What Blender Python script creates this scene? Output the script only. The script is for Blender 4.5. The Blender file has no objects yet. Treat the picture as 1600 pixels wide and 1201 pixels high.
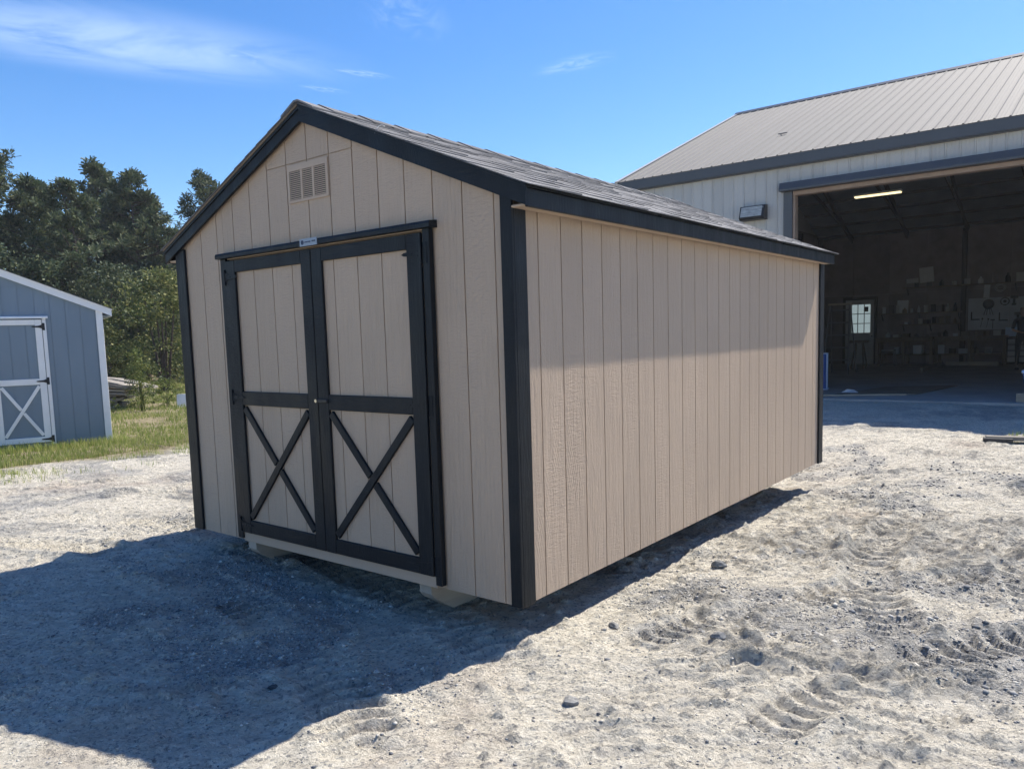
import bpy, bmesh, math, random
import numpy as np
from mathutils import Vector, Matrix
R = math.radians
random.seed(7); rng = np.random.default_rng(7)
S = bpy.context.scene
C = S.collection

# ------------------------------------------------------------------ camera
YAW, PIT, ROL, FPX = -0.6699, -0.1007, -0.0299, 1192.06
cam_pos = Vector((2.2862, -2.9309, 1.3591))
fw = Vector((math.cos(PIT)*math.sin(YAW), math.cos(PIT)*math.cos(YAW), math.sin(PIT)))
r0 = fw.cross(Vector((0, 0, 1))).normalized(); u0 = r0.cross(fw)
rr = math.cos(ROL)*r0 + math.sin(ROL)*u0; uu = -math.sin(ROL)*r0 + math.cos(ROL)*u0
cam_d = bpy.data.cameras.new('camera'); cam = bpy.data.objects.new('camera', cam_d); C.objects.link(cam)
m = Matrix.Identity(4)
for i in range(3): m[i][0] = rr[i]; m[i][1] = uu[i]; m[i][2] = -fw[i]; m[i][3] = cam_pos[i]
cam.matrix_world = m
cam_d.sensor_fit = 'HORIZONTAL'; cam_d.sensor_width = 36.0; cam_d.lens = FPX/1600*36.0
cam_d.shift_x = 0.00146; cam_d.shift_y = 0.0276
cam_d.clip_start = 0.05; cam_d.clip_end = 3000
S.camera = cam

# ------------------------------------------------------------------ light
SUN = Vector((0.176, 0.685, 1.0)).normalized()
sd = bpy.data.lights.new('sun', 'SUN'); sd.energy = 4.8; sd.angle = R(0.5); sd.color = (1.0, 0.93, 0.82)
so = bpy.data.objects.new('sun', sd); C.objects.link(so); so.location = (3, 15, 30)
so.rotation_euler = (-SUN).to_track_quat('-Z', 'Y').to_euler()
W = bpy.data.worlds.new('World'); S.world = W; W.use_nodes = True
wt = W.node_tree; wt.nodes.clear()
def wn(t, **k):
    n = wt.nodes.new(t)
    for a, b in k.items(): setattr(n, a, b)
    return n
wo = wn('ShaderNodeOutputWorld'); bg = wn('ShaderNodeBackground'); sky = wn('ShaderNodeTexSky')
sky.sky_type = 'NISHITA'; sky.sun_disc = False
sky.sun_elevation = math.asin(SUN.z); sky.sun_rotation = math.atan2(SUN.x, SUN.y)
sky.air_density = 1.0; sky.dust_density = 0.3; sky.ozone_density = 3.0; sky.altitude = 0
bg.inputs['Strength'].default_value = 0.115
hsv = wn('ShaderNodeHueSaturation'); hsv.inputs['Saturation'].default_value = 1.31; hsv.inputs['Value'].default_value = 0.93
hsv.inputs['Hue'].default_value = 0.507
wt.links.new(sky.outputs[0], hsv.inputs['Color'])
# thin cirrus: a layer seen through direction / height
tc = wn('ShaderNodeTexCoord'); sep = wn('ShaderNodeSeparateXYZ'); wt.links.new(tc.outputs['Generated'], sep.inputs[0])
def wm(op, a, b=None, c=None, clamp=False):
    n = wn('ShaderNodeMath', operation=op, use_clamp=clamp)
    for i, v in enumerate((a, b, c)):
        if v is None: continue
        if isinstance(v, (int, float)): n.inputs[i].default_value = v
        else: wt.links.new(v, n.inputs[i])
    return n.outputs[0]
zc = wm('MAXIMUM', sep.outputs[2], 0.03)
px = wm('DIVIDE', sep.outputs[0], zc); py = wm('DIVIDE', sep.outputs[1], zc)
cmb = wn('ShaderNodeCombineXYZ'); wt.links.new(px, cmb.inputs[0]); wt.links.new(py, cmb.inputs[1])
def streak(cx, cy, ang, la, lb, scale, thr, amt, det=7):
    mp = wn('ShaderNodeMapping', vector_type='TEXTURE')
    mp.inputs['Location'].default_value = (cx, cy, 0); mp.inputs['Rotation'].default_value = (0, 0, R(ang))
    mp.inputs['Scale'].default_value = (la, lb, 1); wt.links.new(cmb.outputs[0], mp.inputs['Vector'])
    gr = wn('ShaderNodeVectorMath', operation='LENGTH'); wt.links.new(mp.outputs[0], gr.inputs[0])
    fall = wn('ShaderNodeMapRange', interpolation_type='SMOOTHSTEP')
    wt.links.new(gr.outputs['Value'], fall.inputs[0]); fall.inputs[1].default_value = 1.0; fall.inputs[2].default_value = 0.0
    fall.inputs[3].default_value = 0; fall.inputs[4].default_value = 1
    no = wn('ShaderNodeTexNoise'); no.inputs['Scale'].default_value = scale; no.inputs['Detail'].default_value = det
    no.inputs['Roughness'].default_value = 0.62; no.inputs['Distortion'].default_value = 1.2
    wt.links.new(mp.outputs[0], no.inputs['Vector'])
    t = wn('ShaderNodeMapRange', interpolation_type='SMOOTHSTEP'); wt.links.new(no.outputs[0], t.inputs[0])
    t.inputs[1].default_value = thr; t.inputs[2].default_value = thr+0.32; t.inputs[3].default_value = 0; t.inputs[4].default_value = amt
    return wm('MULTIPLY', fall.outputs[0], t.outputs[0])
dens = streak(-2.62, 1.30, 66, 0.95, 0.42, 0.9, 0.26, 0.34)
for a in ((-2.48, 1.62, 70, 0.36, 0.15, 1.4, 0.36, 0.36), (-2.71, 1.05, 60, 0.5, 0.22, 1.5, 0.36, 0.36), (-1.78, 1.78, 120, 0.30, 0.16, 1.2, 0.40, 0.20),
          (-1.62, 2.50, 5, 0.22, 0.10, 1.1, 0.36, 0.26), (-2.27, 2.03, 70, 0.16, 0.05, 1.3, 0.36, 0.35), (-2.52, 2.05, 75, 0.14, 0.05, 1.2, 0.38, 0.3),
          (1.9, 2.4, 40, 1.2, 0.3, 1.3, 0.42, 0.3), (-1.0, -2.4, 20, 1.6, 0.5, 1.6, 0.42, 0.35), (2.4, -1.2, 70, 1.3, 0.4, 1.6, 0.44, 0.3)):
    dens = wm('MAXIMUM', dens, streak(*a))
mixc = wn('ShaderNodeMix', data_type='RGBA'); wt.links.new(dens, mixc.inputs[0])
wt.links.new(hsv.outputs[0], mixc.inputs[6]); mixc.inputs[7].default_value = (6.4, 7.4, 8.8, 1)
wt.links.new(mixc.outputs[2], bg.inputs['Color']); wt.links.new(bg.outputs[0], wo.inputs[0])

S.view_settings.view_transform = 'Standard'; S.view_settings.look = 'None'
S.view_settings.gamma = 1.0; S.view_settings.exposure = 0.84
S.render.resolution_x = 1024; S.render.resolution_y = 768
S.render.engine = 'CYCLES'
try:
    S.cycles.max_bounces = 8; S.cycles.diffuse_bounces = 5; S.cycles.glossy_bounces = 3
except Exception: pass

# ------------------------------------------------------------------ materials
class NT:
    """tiny helper round one node material"""
    def __init__(s, name, rough=0.6, spec=0.5, metal=0.0):
        s.m = bpy.data.materials.new(name); s.m.use_nodes = True; s.t = s.m.node_tree
        s.b = s.t.nodes['Principled BSDF']; s.b.inputs['Roughness'].default_value = rough
        s.b.inputs['Specular IOR Level'].default_value = spec; s.b.inputs['Metallic'].default_value = metal
        s.tc = s.t.nodes.new('ShaderNodeTexCoord')
    def n(s, t, **k):
        n = s.t.nodes.new(t)
        for a, b in k.items(): setattr(n, a, b)
        return n
    def l(s, a, b): s.t.links.new(a, b)
    def map(s, sc, rot=(0, 0, 0), co='Object'):
        mp = s.n('ShaderNodeMapping'); mp.inputs['Scale'].default_value = sc; mp.inputs['Rotation'].default_value = rot
        s.l(s.tc.outputs[co], mp.inputs[0]); return mp.outputs[0]
    def noise(s, vec, scale=1, det=4, rough=0.55, dist=0):
        n = s.n('ShaderNodeTexNoise'); n.inputs['Scale'].default_value = scale; n.inputs['Detail'].default_value = det
        n.inputs['Roughness'].default_value = rough; n.inputs['Distortion'].default_value = dist
        if vec is not None: s.l(vec, n.inputs['Vector'])
        return n.outputs[0]
    def ramp(s, f, stops, interp='LINEAR'):
        r = s.n('ShaderNodeValToRGB'); s.l(f, r.inputs[0]); r.color_ramp.interpolation = interp
        e = r.color_ramp.elements
        e[0].position, e[0].color = stops[0][0], (*stops[0][1], 1) if len(stops[0][1]) == 3 else stops[0][1]
        e[1].position, e[1].color = stops[-1][0], (*stops[-1][1], 1)
        for p, c in stops[1:-1]:
            q = e.new(p); q.color = (*c, 1)
        return r.outputs[0]
    def math(s, op, a, b=0.0, clamp=False):
        n = s.n('ShaderNodeMath', operation=op, use_clamp=clamp)
        for i, v in enumerate((a, b)):
            if isinstance(v, (int, float)): n.inputs[i].default_value = v
            else: s.l(v, n.inputs[i])
        return n.outputs[0]
    def mix(s, f, a, b, blend='MIX'):
        n = s.n('ShaderNodeMix', data_type='RGBA', blend_type=blend)
        for i, v in ((0, f), (6, a), (7, b)):
            if isinstance(v, (int, float)): n.inputs[i].default_value = v
            elif isinstance(v, tuple): n.inputs[i].default_value = (*v, 1)
            else: s.l(v, n.inputs[i])
        return n.outputs[2]
    def bump(s, h, strength=0.5, dist=0.01, prev=None):
        n = s.n('ShaderNodeBump'); n.inputs['Strength'].default_value = strength; n.inputs['Distance'].default_value = dist
        s.l(h, n.inputs['Height'])
        if prev is not None: s.l(prev, n.inputs['Normal'])
        s.l(n.outputs[0], s.b.inputs['Normal']); return n.outputs[0]
    def col(s, c):
        if isinstance(c, tuple): s.b.inputs['Base Color'].default_value = (*c, 1)
        else: s.l(c, s.b.inputs['Base Color'])
        return s
    def rand(s):
        return s.n('ShaderNodeObjectInfo').outputs['Random']

def simple(name, c, rough=0.6, var=0.15, scale=8, spec=0.4, metal=0, bump=0.0):
    a = NT(name, rough, spec, metal)
    n = a.noise(a.map((scale,)*3), 1, 5, 0.6)
    lo = tuple(v*(1-var) for v in c); hi = tuple(min(1, v*(1+var)) for v in c)
    a.col(a.ramp(n, [(0.3, lo), (0.7, hi)]))
    if bump: a.bump(n, bump, 0.005)
    return a.m

def siding(name, c, depth=0.0016, rough=0.5, vr=0.05, axis='z'):
    """painted, wood-embossed siding: long grain, cathedral swirls and saw chatter"""
    a = NT(name, rough, 0.35)
    g = a.noise(a.map((50, 50, 4)), 1, 4, 0.75, 0.9)
    big = a.noise(a.map((3.2, 3.2, 1.1)), 1, 3, 0.5)
    w = a.n('ShaderNodeTexWave', wave_type='RINGS', rings_direction='SPHERICAL')
    w.inputs['Scale'].default_value = 9; w.inputs['Distortion'].default_value = 5; w.inputs['Detail'].default_value = 2; w.inputs['Detail Scale'].default_value = 1.2
    a.l(a.map((2.2, 2.2, 0.9)), w.inputs['Vector'])
    ch = a.noise(a.map((18, 18, 75)), 1, 3, 0.6, 1.0)
    mk = a.ramp(big, [(0.42, (0, 0, 0)), (0.58, (1, 1, 1))])
    mk2 = a.ramp(a.noise(a.map((7, 7, 2.3)), 1, 2, 0.5), [(0.52, (0, 0, 0)), (0.64, (1, 1, 1))])
    h1 = a.mix(mk, g, ch); h2 = a.mix(mk2, h1, w.outputs['Color'])
    g2 = a.noise(a.map((21, 21, 1.3)), 1, 3, 0.6, 0.4)
    h3 = a.mix(0.38, a.mix(0.10, a.mix(0.45, g, h1), h2), g2)
    a.bump(h3, 0.9, depth)
    lv = a.noise(a.map((0.8, 0.8, 0.8)), 1, 4, 0.6)
    base = a.ramp(lv, [(0.3, tuple(v*(1-vr) for v in c)), (0.7, tuple(v*(1+vr) for v in c))])
    rv = a.math('MULTIPLY_ADD', a.rand(), 0.07); a.t.nodes[-1].inputs[2].default_value = 0.965
    vv = a.mix(1.0, base, rv, 'MULTIPLY')
    # thin dust low down on the sheet, in blotches
    a.col(vv)
    return a.m

def black_paint(name, c=(0.003, 0.005, 0.008), grain=(0, 1)):
    a = NT(name, 0.5, 0.3)
    g = a.noise(a.map((60, 60, 7) if grain[1] else (7, 60, 60)), 1, 4, 0.6, 0.8)
    ch = a.noise(a.map((22, 22, 140) if grain[1] else (120, 20, 20)), 1, 3, 0.5, 1)
    mk = a.ramp(a.noise(a.map((2.3, 2.3, 1.6)), 1, 2), [(0.45, (0, 0, 0)), (0.6, (1, 1, 1))])
    h = a.mix(mk, g, ch)
    a.bump(h, 0.9, 0.0045)
    lv = a.noise(a.map((5, 5, 5)), 1, 6, 0.7)
    a.col(a.ramp(lv, [(0.35, c), (0.8, tuple(v*1.9 for v in c))]))
    a.l(a.ramp(a.noise(a.map((9, 9, 3)), 1, 4), [(0.3, (0.42,)*3), (0.75, (0.62,)*3)]), a.b.inputs['Roughness'])
    return a.m

def grained(name, c1, c2, rough=0.8, sc=(30, 30, 3), bump=0.4):
    a = NT(name, rough, 0.2)
    g = a.noise(a.map(sc), 1, 5, 0.65, 0.5)
    big = a.noise(a.map((1.7, 1.7, 1.7)), 1, 3)
    c = a.mix(0.35, a.ramp(g, [(0.3, c1), (0.7, c2)]), a.ramp(big, [(0.3, c1), (0.7, c2)]))
    rv = a.math('MULTIPLY_ADD', a.rand(), 0.5); a.t.nodes[-1].inputs[2].default_value = 0.72
    a.col(a.mix(1.0, c, rv, 'MULTIPLY')); a.bump(g, bump, 0.003)
    return a.m

M = {}
M['tan'] = siding('tan_siding', (0.448, 0.345, 0.260), 0.0175)
M['tan_plain'] = siding('tan_plain', (0.448, 0.345, 0.260), 0.0008)
M['black'] = black_paint('black_trim_paint')
M['black_h'] = black_paint('black_trim_paint_across', grain=(1, 0))
M['blue'] = siding('blue_siding', (0.19, 0.245, 0.295), 0.0012, 0.5)
M['white'] = simple('white_trim_paint', (0.82, 0.81, 0.79), 0.45, 0.05, 3)
M['dark_metal'] = simple('black_hinge_metal', (0.02, 0.02, 0.022), 0.45, 0.3, 30)
M['chrome'] = simple('bright_lock_metal', (0.75, 0.73, 0.68), 0.25, 0.1, 30, 0.5, 1.0)
M['plate'] = simple('label_plate_metal', (0.26, 0.31, 0.38), 0.4, 0.06, 20)
M['plate_ink'] = simple('label_ink', (0.02, 0.035, 0.08), 0.5, 0.1)
M['deck'] = grained('roof_deck_board', (0.16, 0.12, 0.09), (0.24, 0.19, 0.14))
M['skid'] = grained('skid_timber', (0.34, 0.30, 0.26), (0.48, 0.43, 0.37), 0.85, (20, 3, 20))
def shingle_mat():
    a = NT('shingle_granules', 0.85, 0.25)
    f = a.noise(a.map((420, 420, 420)), 1, 2, 0.7)
    bl = a.noise(a.map((9, 4, 9)), 1, 4, 0.7)
    c = a.ramp(f, [(0.3, (0.06, 0.062, 0.07)), (0.5, (0.20, 0.20, 0.21)), (0.72, (0.46, 0.455, 0.45))])
    c = a.mix(0.4, c, a.ramp(bl, [(0.3, (0.09, 0.09, 0.095)), (0.7, (0.34, 0.33, 0.325))]))
    rv = a.math('MULTIPLY_ADD', a.rand(), 0.35); a.t.nodes[-1].inputs[2].default_value = 0.60
    a.col(a.mix(1.0, c, rv, 'MULTIPLY')); a.bump(f, 0.8, 0.003)
    return a.m
M['shingle'] = shingle_mat()
def metal_panel(name, c, rough=0.42):
    a = NT(name, rough, 0.5)
    st = a.noise(a.map((2.2, 2.2, 0.35)), 1, 5, 0.65, 0.4)
    sp = a.noise(a.map((30, 30, 30)), 1, 3, 0.6)
    col = a.mix(0.5, a.ramp(st, [(0.3, tuple(v*0.90 for v in c)), (0.7, tuple(min(1, v*1.06) for v in c))]),
                a.ramp(sp, [(0.3, tuple(v*0.94 for v in c)), (0.7, tuple(min(1, v*1.05) for v in c))]))
    rv = a.math('MULTIPLY_ADD', a.rand(), 0.13); a.t.nodes[-1].inputs[2].default_value = 0.92
    a.col(a.mix(1.0, col, rv, 'MULTIPLY')); a.bump(st, 0.15, 0.004)
    return a.m
M['barn_wall'] = metal_panel('barn_wall_metal', (0.44, 0.435, 0.42))
M['barn_roof'] = metal_panel('barn_roof_metal', (0.125, 0.120, 0.115), 0.72)
M['slate'] = metal_panel('slate_trim_metal', (0.055, 0.062, 0.075), 0.4)
M['conc'] = None
def concrete():
    a = NT('workshop_floor_concrete', 0.8, 0.3)
    n = a.noise(a.map((1.1, 1.1, 1)), 1, 7, 0.65, 0.6); n2 = a.noise(a.map((40, 40, 40)), 1, 3, 0.6)
    c = a.ramp(n, [(0.28, (0.27, 0.265, 0.26)), (0.5, (0.36, 0.355, 0.34)), (0.72, (0.46, 0.45, 0.43))])
    a.col(a.mix(0.25, c, a.ramp(n2, [(0.3, (0.12,)*3), (0.7, (0.34,)*3)]))); a.bump(n2, 0.3, 0.004); return a.m
M['conc'] = concrete()
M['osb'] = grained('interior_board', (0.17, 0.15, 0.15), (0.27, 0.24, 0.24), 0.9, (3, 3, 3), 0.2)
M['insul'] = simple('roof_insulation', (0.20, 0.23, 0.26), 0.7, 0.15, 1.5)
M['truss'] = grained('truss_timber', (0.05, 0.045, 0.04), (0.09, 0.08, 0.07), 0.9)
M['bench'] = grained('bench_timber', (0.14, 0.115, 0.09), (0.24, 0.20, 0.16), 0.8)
M['pale_board'] = grained('sawn_board', (0.30, 0.25, 0.19), (0.46, 0.40, 0.31), 0.85, (3, 30, 30))
M['grey_board'] = grained('weathered_board', (0.17, 0.155, 0.135), (0.40, 0.37, 0.33), 0.9, (3, 40, 40))
M['door_grey'] = simple('grey_door_paint', (0.42, 0.42, 0.42), 0.6, 0.08, 2)
M['peg'] = simple('pale_pegboard', (0.44, 0.46, 0.50), 0.7, 0.10, 3)
M['paper'] = simple('white_paper', (0.55, 0.57, 0.60), 0.7, 0.08, 6)
M['tool'] = simple('dark_tool_steel', (0.03, 0.03, 0.035), 0.5, 0.4, 14)
M['alu'] = simple('aluminium', (0.20, 0.20, 0.21), 0.5, 0.1, 10, 0.5, 0.4)
M['bluep'] = simple('blue_plastic', (0.03, 0.12, 0.42), 0.4, 0.1)
M['ltblue'] = simple('pale_blue_frame', (0.50, 0.62, 0.80), 0.5, 0.05)
M['cloth'] = simple('dark_work_clothes', (0.030, 0.032, 0.040), 0.9, 0.25, 12)
M['jeans'] = simple('dark_trousers', (0.022, 0.026, 0.036), 0.9, 0.25, 12)
M['skin'] = simple('skin', (0.42, 0.27, 0.20), 0.55, 0.08, 8)
M['hair'] = simple('dark_hair', (0.02, 0.015, 0.012), 0.6, 0.3, 60)
M['rock'] = None
def rockmat():
    a = NT('grey_stone', 0.85, 0.3)
    n = a.noise(a.map((25, 25, 25)), 1, 5, 0.7)
    g = a.n('ShaderNodeNewGeometry').outputs['Random Per Island']
    c = a.ramp(g, [(0.0, (0.13, 0.14, 0.155)), (0.35, (0.27, 0.275, 0.28)), (0.7, (0.44, 0.43, 0.41)), (1.0, (0.68, 0.64, 0.56))])
    c2 = a.ramp(n, [(0.3, (0.62,)*3), (0.7, (1.0,)*3)])
    a.col(a.mix(1.0, c, c2, 'MULTIPLY')); a.bump(n, 0.5, 0.004); return a.m
M['rock'] = rockmat()
def emis(name, c, s):
    m = bpy.data.materials.new(name); m.use_nodes = True; b = m.node_tree.nodes['Principled BSDF']
    b.inputs['Base Color'].default_value = (*c, 1); b.inputs['Emission Color'].default_value = (*c, 1); b.inputs['Emission Strength'].default_value = s
    return m
M['tube'] = emis('fluorescent_tube', (1.0, 0.85, 0.50), 0.9)
M['pane_glow'] = emis('daylight_glow_pane', (0.40, 0.50, 0.52), 0.36)  # pane emission stands in for daylight from outside
def glassy():
    a = NT('lamp_lens_glass', 0.25, 0.6)
    w = a.noise(a.map((9, 9, 60)), 1, 3, 0.6)
    a.col(a.ramp(w, [(0.3, (0.22, 0.23, 0.22)), (0.7, (0.50, 0.50, 0.47))])); a.bump(w, 0.6, 0.01); return a.m
M['lens'] = glassy()
M['copper'] = simple('tan_header_lining', (0.30, 0.22, 0.17), 0.6, 0.1)
def leafm(name, stops, trans=0.25):
    a = NT(name, 0.6, 0.25)
    g = a.n('ShaderNodeNewGeometry').outputs['Random Per Island']
    n = a.noise(a.map((0.35, 0.35, 0.5)), 1, 4, 0.6)
    f = a.math('ADD', a.math('MULTIPLY', g, 0.5), a.math('MULTIPLY', n, 0.55))
    rv = a.math('MULTIPLY_ADD', a.rand(), 0.45); a.t.nodes[-1].inputs[2].default_value = 0.78
    c = a.mix(1.0, a.ramp(f, stops), rv, 'MULTIPLY'); a.col(c)
    tr = a.n('ShaderNodeBsdfTranslucent'); a.l(c, tr.inputs[0])
    mx = a.n('ShaderNodeMixShader'); mx.inputs[0].default_value = trans
    a.l(a.b.outputs[0], mx.inputs[1]); a.l(tr.outputs[0], mx.inputs[2])
    a.l(mx.outputs[0], a.t.nodes['Material Output'].inputs[0]); return a.m
M['needle'] = leafm('pine_needles', [(0.2, (0.030, 0.054, 0.036)), (0.5, (0.068, 0.098, 0.050)), (0.85, (0.16, 0.17, 0.08))])
M['leaf'] = leafm('broad_leaves', [(0.2, (0.028, 0.048, 0.016)), (0.5, (0.080, 0.105, 0.030)), (0.8, (0.24, 0.23, 0.08))])
M['weed'] = leafm('weed_leaves', [(0.2, (0.07, 0.11, 0.03)), (0.55, (0.15, 0.19, 0.05)), (0.85, (0.32, 0.30, 0.10))], 0.35)
M['grass'] = leafm('grass_blades', [(0.15, (0.12, 0.19, 0.035)), (0.50, (0.25, 0.31, 0.075)), (0.70, (0.38, 0.37, 0.14)), (0.95, (0.55, 0.47, 0.26))], 0.35)
M['bark'] = grained('pine_bark', (0.035, 0.027, 0.022), (0.10, 0.075, 0.06), 0.95, (10, 10, 2), 0.8)

# ------------------------------------------------------------------ mesh helpers
class MB:
    def __init__(s): s.v = []; s.f = []
    def add(s, vs, fs):
        o = len(s.v); s.v += [tuple(v) for v in vs]; s.f += [tuple(i+o for i in f) for f in fs]; return s
    def box(s, p0, p1, mat=None):
        x0, y0, z0 = p0; x1, y1, z1 = p1
        if x0 > x1: x0, x1 = x1, x0
        if y0 > y1: y0, y1 = y1, y0
        if z0 > z1: z0, z1 = z1, z0
        vs = [(x0, y0, z0), (x1, y0, z0), (x1, y1, z0), (x0, y1, z0), (x0, y0, z1), (x1, y0, z1), (x1, y1, z1), (x0, y1, z1)]
        if mat is not None: vs = [tuple(mat @ Vector(v)) for v in vs]
        return s.add(vs, [(0, 3, 2, 1), (4, 5, 6, 7), (0, 1, 5, 4), (1, 2, 6, 5), (2, 3, 7, 6), (3, 0, 4, 7)])
    def cbox(s, p0, p1, c=0.004, mat=None):
        """box with chamfered edges"""
        lo = [min(a, b) for a, b in zip(p0, p1)]; hi = [max(a, b) for a, b in zip(p0, p1)]
        c = min([c] + [(h-l)*0.45 for l, h in zip(lo, hi)])
        idx = {}; vs = []
        for sx in (0, 1):
            for sy in (0, 1):
                for sz in (0, 1):
                    for ax in range(3):
                        p = []
                        for k, sg in enumerate((sx, sy, sz)):
                            e = hi[k] if sg else lo[k]
                            p.append(e if k == ax else (e-c if sg else e+c))
                        idx[(sx, sy, sz, ax)] = len(vs); vs.append(tuple(p))
        g = lambda a, b, cc, ax: idx[(a, b, cc, ax)]
        fs = [(g(0,0,0,0), g(0,0,1,0), g(0,1,1,0), g(0,1,0,0)), (g(1,0,0,0), g(1,1,0,0), g(1,1,1,0), g(1,0,1,0)),
              (g(0,0,0,1), g(1,0,0,1), g(1,0,1,1), g(0,0,1,1)), (g(0,1,0,1), g(0,1,1,1), g(1,1,1,1), g(1,1,0,1)),
              (g(0,0,0,2), g(0,1,0,2), g(1,1,0,2), g(1,0,0,2)), (g(0,0,1,2), g(1,0,1,2), g(1,1,1,2), g(0,1,1,2))]
        def quad(a, b, cc, d): fs.append((a, b, cc, d))
        for sx in (0, 1):
            for sy in (0, 1):
                q = (g(sx,sy,0,0), g(sx,sy,0,1), g(sx,sy,1,1), g(sx,sy,1,0)); fs.append(q if sx != sy else q[::-1])
            for sz in (0, 1):
                q = (g(sx,0,sz,0), g(sx,1,sz,0), g(sx,1,sz,2), g(sx,0,sz,2)); fs.append(q if sx == sz else q[::-1])
        for sy in (0, 1):
            for sz in (0, 1):
                q = (g(0,sy,sz,1), g(0,sy,sz,2), g(1,sy,sz,2), g(1,sy,sz,1)); fs.append(q if sy == sz else q[::-1])
        for sx in (0, 1):
            for sy in (0, 1):
                for sz in (0, 1):
                    q = (g(sx,sy,sz,0), g(sx,sy,sz,1), g(sx,sy,sz,2)); fs.append(q if (sx+sy+sz) % 2 else q[::-1])
        if mat is not None: vs = [tuple(mat @ Vector(v)) for v in vs]
        return s.add(vs, fs)
    def prism_xz(s, poly, y0, y1, mat=None):
        """polygon in x,z (counter-clockwise seen from -y) given thickness in y"""
        n = len(poly); a, b = min(y0, y1), max(y0, y1)
        vs = [(x, a, z) for x, z in poly] + [(x, b, z) for x, z in poly]
        fs = [tuple(range(n)), tuple(range(2*n-1, n-1, -1))]
        for i in range(n):
            j = (i+1) % n; fs.append((i, i+n, j+n, j))
        if mat is not None: vs = [tuple(mat @ Vector(v)) for v in vs]
        return s.add(vs, fs)
    def beam(s, A, B, w, h, up=(0, 0, 1), c=0.003):
        A = Vector(A); B = Vector(B); d = (B-A); L = d.length; d.normalize()
        sd_ = d.cross(Vector(up)).normalized(); u = sd_.cross(d)
        m_ = Matrix((( sd_.x, d.x, u.x, A.x), (sd_.y, d.y, u.y, A.y), (sd_.z, d.z, u.z, A.z), (0, 0, 0, 1)))
        return s.cbox((-w/2, 0, -h/2), (w/2, L, h/2), c, m_)
    def tube(s, pts, rad, n=8, cap=True):
        pts = [Vector(p) for p in pts]; o = len(s.v)
        rad = [rad]*len(pts) if isinstance(rad, (int, float)) else rad
        for i, p in enumerate(pts):
            d = (pts[min(i+1, len(pts)-1)] - pts[max(i-1, 0)]).normalized()
            a = d.orthogonal().normalized() if abs(d.z) < .9 else Vector((1, 0, 0)); a = (a - d*a.dot(d)).normalized(); b = d.cross(a)
            for k in range(n):
                t = 2*math.pi*k/n; q = p + (a*math.cos(t)+b*math.sin(t))*rad[i]; s.v.append(tuple(q))
        for i in range(len(pts)-1):
            for k in range(n):
                j = (k+1) % n; s.f.append((o+i*n+k, o+i*n+j, o+(i+1)*n+j, o+(i+1)*n+k))
        if cap:
            s.f.append(tuple(o+k for k in range(n))[::-1]); e = o+(len(pts)-1)*n; s.f.append(tuple(e+k for k in range(n)))
        return s
    def disc(s, c, r, y0, y1, n=16):
        poly = [(c[0]+r*math.cos(2*math.pi*k/n), c[1]+r*math.sin(2*math.pi*k/n)) for k in range(n)]
        return s.prism_xz(poly, y0, y1)
    def build(s, name, mat, parent=None, smooth=False, loc=None):
        me = bpy.data.meshes.new(name); me.from_pydata(s.v, [], s.f); me.update()
        me.materials.append(mat)
        if smooth: me.polygons.foreach_set('use_smooth', [True]*len(me.polygons))
        o = bpy.data.objects.new(name, me); C.objects.link(o)
        if parent is not None: o.parent = parent
        if loc is not None: o.location = loc
        return o
def B(p0, p1, c=0.003): return MB().cbox(p0, p1, c)
def tag(o, label=None, cat=None, group=None, kind=None):
    if label: o['label'] = label
    if cat: o['category'] = cat
    if group: o['group'] = group
    if kind: o['kind'] = kind
    return o
def empty(name, loc=(0, 0, 0), rz=0, label=None, cat=None, group=None):
    o = bpy.data.objects.new(name, None); C.objects.link(o); o.location = loc; o.rotation_euler = (0, 0, rz)
    o.empty_display_size = 0.2
    return tag(o, label, cat, group)
def dup(o, parent=None):
    c = o.copy(); C.objects.link(c); c.parent = parent
    for ch in o.children: dup(ch, c)
    return c
def np_mesh(name, verts, faces, mat, nper=3, parent=None, smooth=False):
    me = bpy.data.meshes.new(name); nv = len(verts); nf = len(faces)
    me.vertices.add(nv); me.vertices.foreach_set('co', np.asarray(verts, np.float32).ravel())
    me.loops.add(nf*nper); me.loops.foreach_set('vertex_index', np.asarray(faces, np.int32).ravel())
    me.polygons.add(nf); me.polygons.foreach_set('loop_start', np.arange(0, nf*nper, nper, dtype=np.int32))
    if smooth: me.polygons.foreach_set('use_smooth', np.ones(nf, bool))
    me.update(calc_edges=True); me.materials.append(mat)
    o = bpy.data.objects.new(name, me); C.objects.link(o)
    if parent is not None: o.parent = parent
    return o

# ------------------------------------------------------------------ ground
_T = rng.random((256, 256)).astype(np.float64)
def vn(x, y, seed=0):
    x = x + seed*17.31; y = y + seed*9.77
    xi = np.floor(x).astype(int); yi = np.floor(y).astype(int); fx = x-xi; fy = y-yi
    fx = fx*fx*fx*(fx*(fx*6-15)+10); fy = fy*fy*fy*(fy*(fy*6-15)+10)
    a = _T[xi & 255, yi & 255]; b = _T[(xi+1) & 255, yi & 255]; c = _T[xi & 255, (yi+1) & 255]; d = _T[(xi+1) & 255, (yi+1) & 255]
    return (a*(1-fx)+b*fx)*(1-fy)+(c*(1-fx)+d*fx)*fy
def sm(a, b, x):
    t = np.clip((x-a)/(b-a), 0, 1); return t*t*(3-2*t)
def rough_mask(x, y):
    """where wheels have churned the sand"""
    n = vn(x*0.55, y*0.55, 3)*0.6+vn(x*1.6, y*1.6, 4)*0.4
    return sm(0.40, 0.66, n)
def grass_edge(y):
    return -8.75 + 0.28*np.sin(y*1.3)+0.18*np.sin(y*3.1+1) + 0.45*sm(-1.5, -3.0, -np.abs(y-0.8)) 
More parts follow.
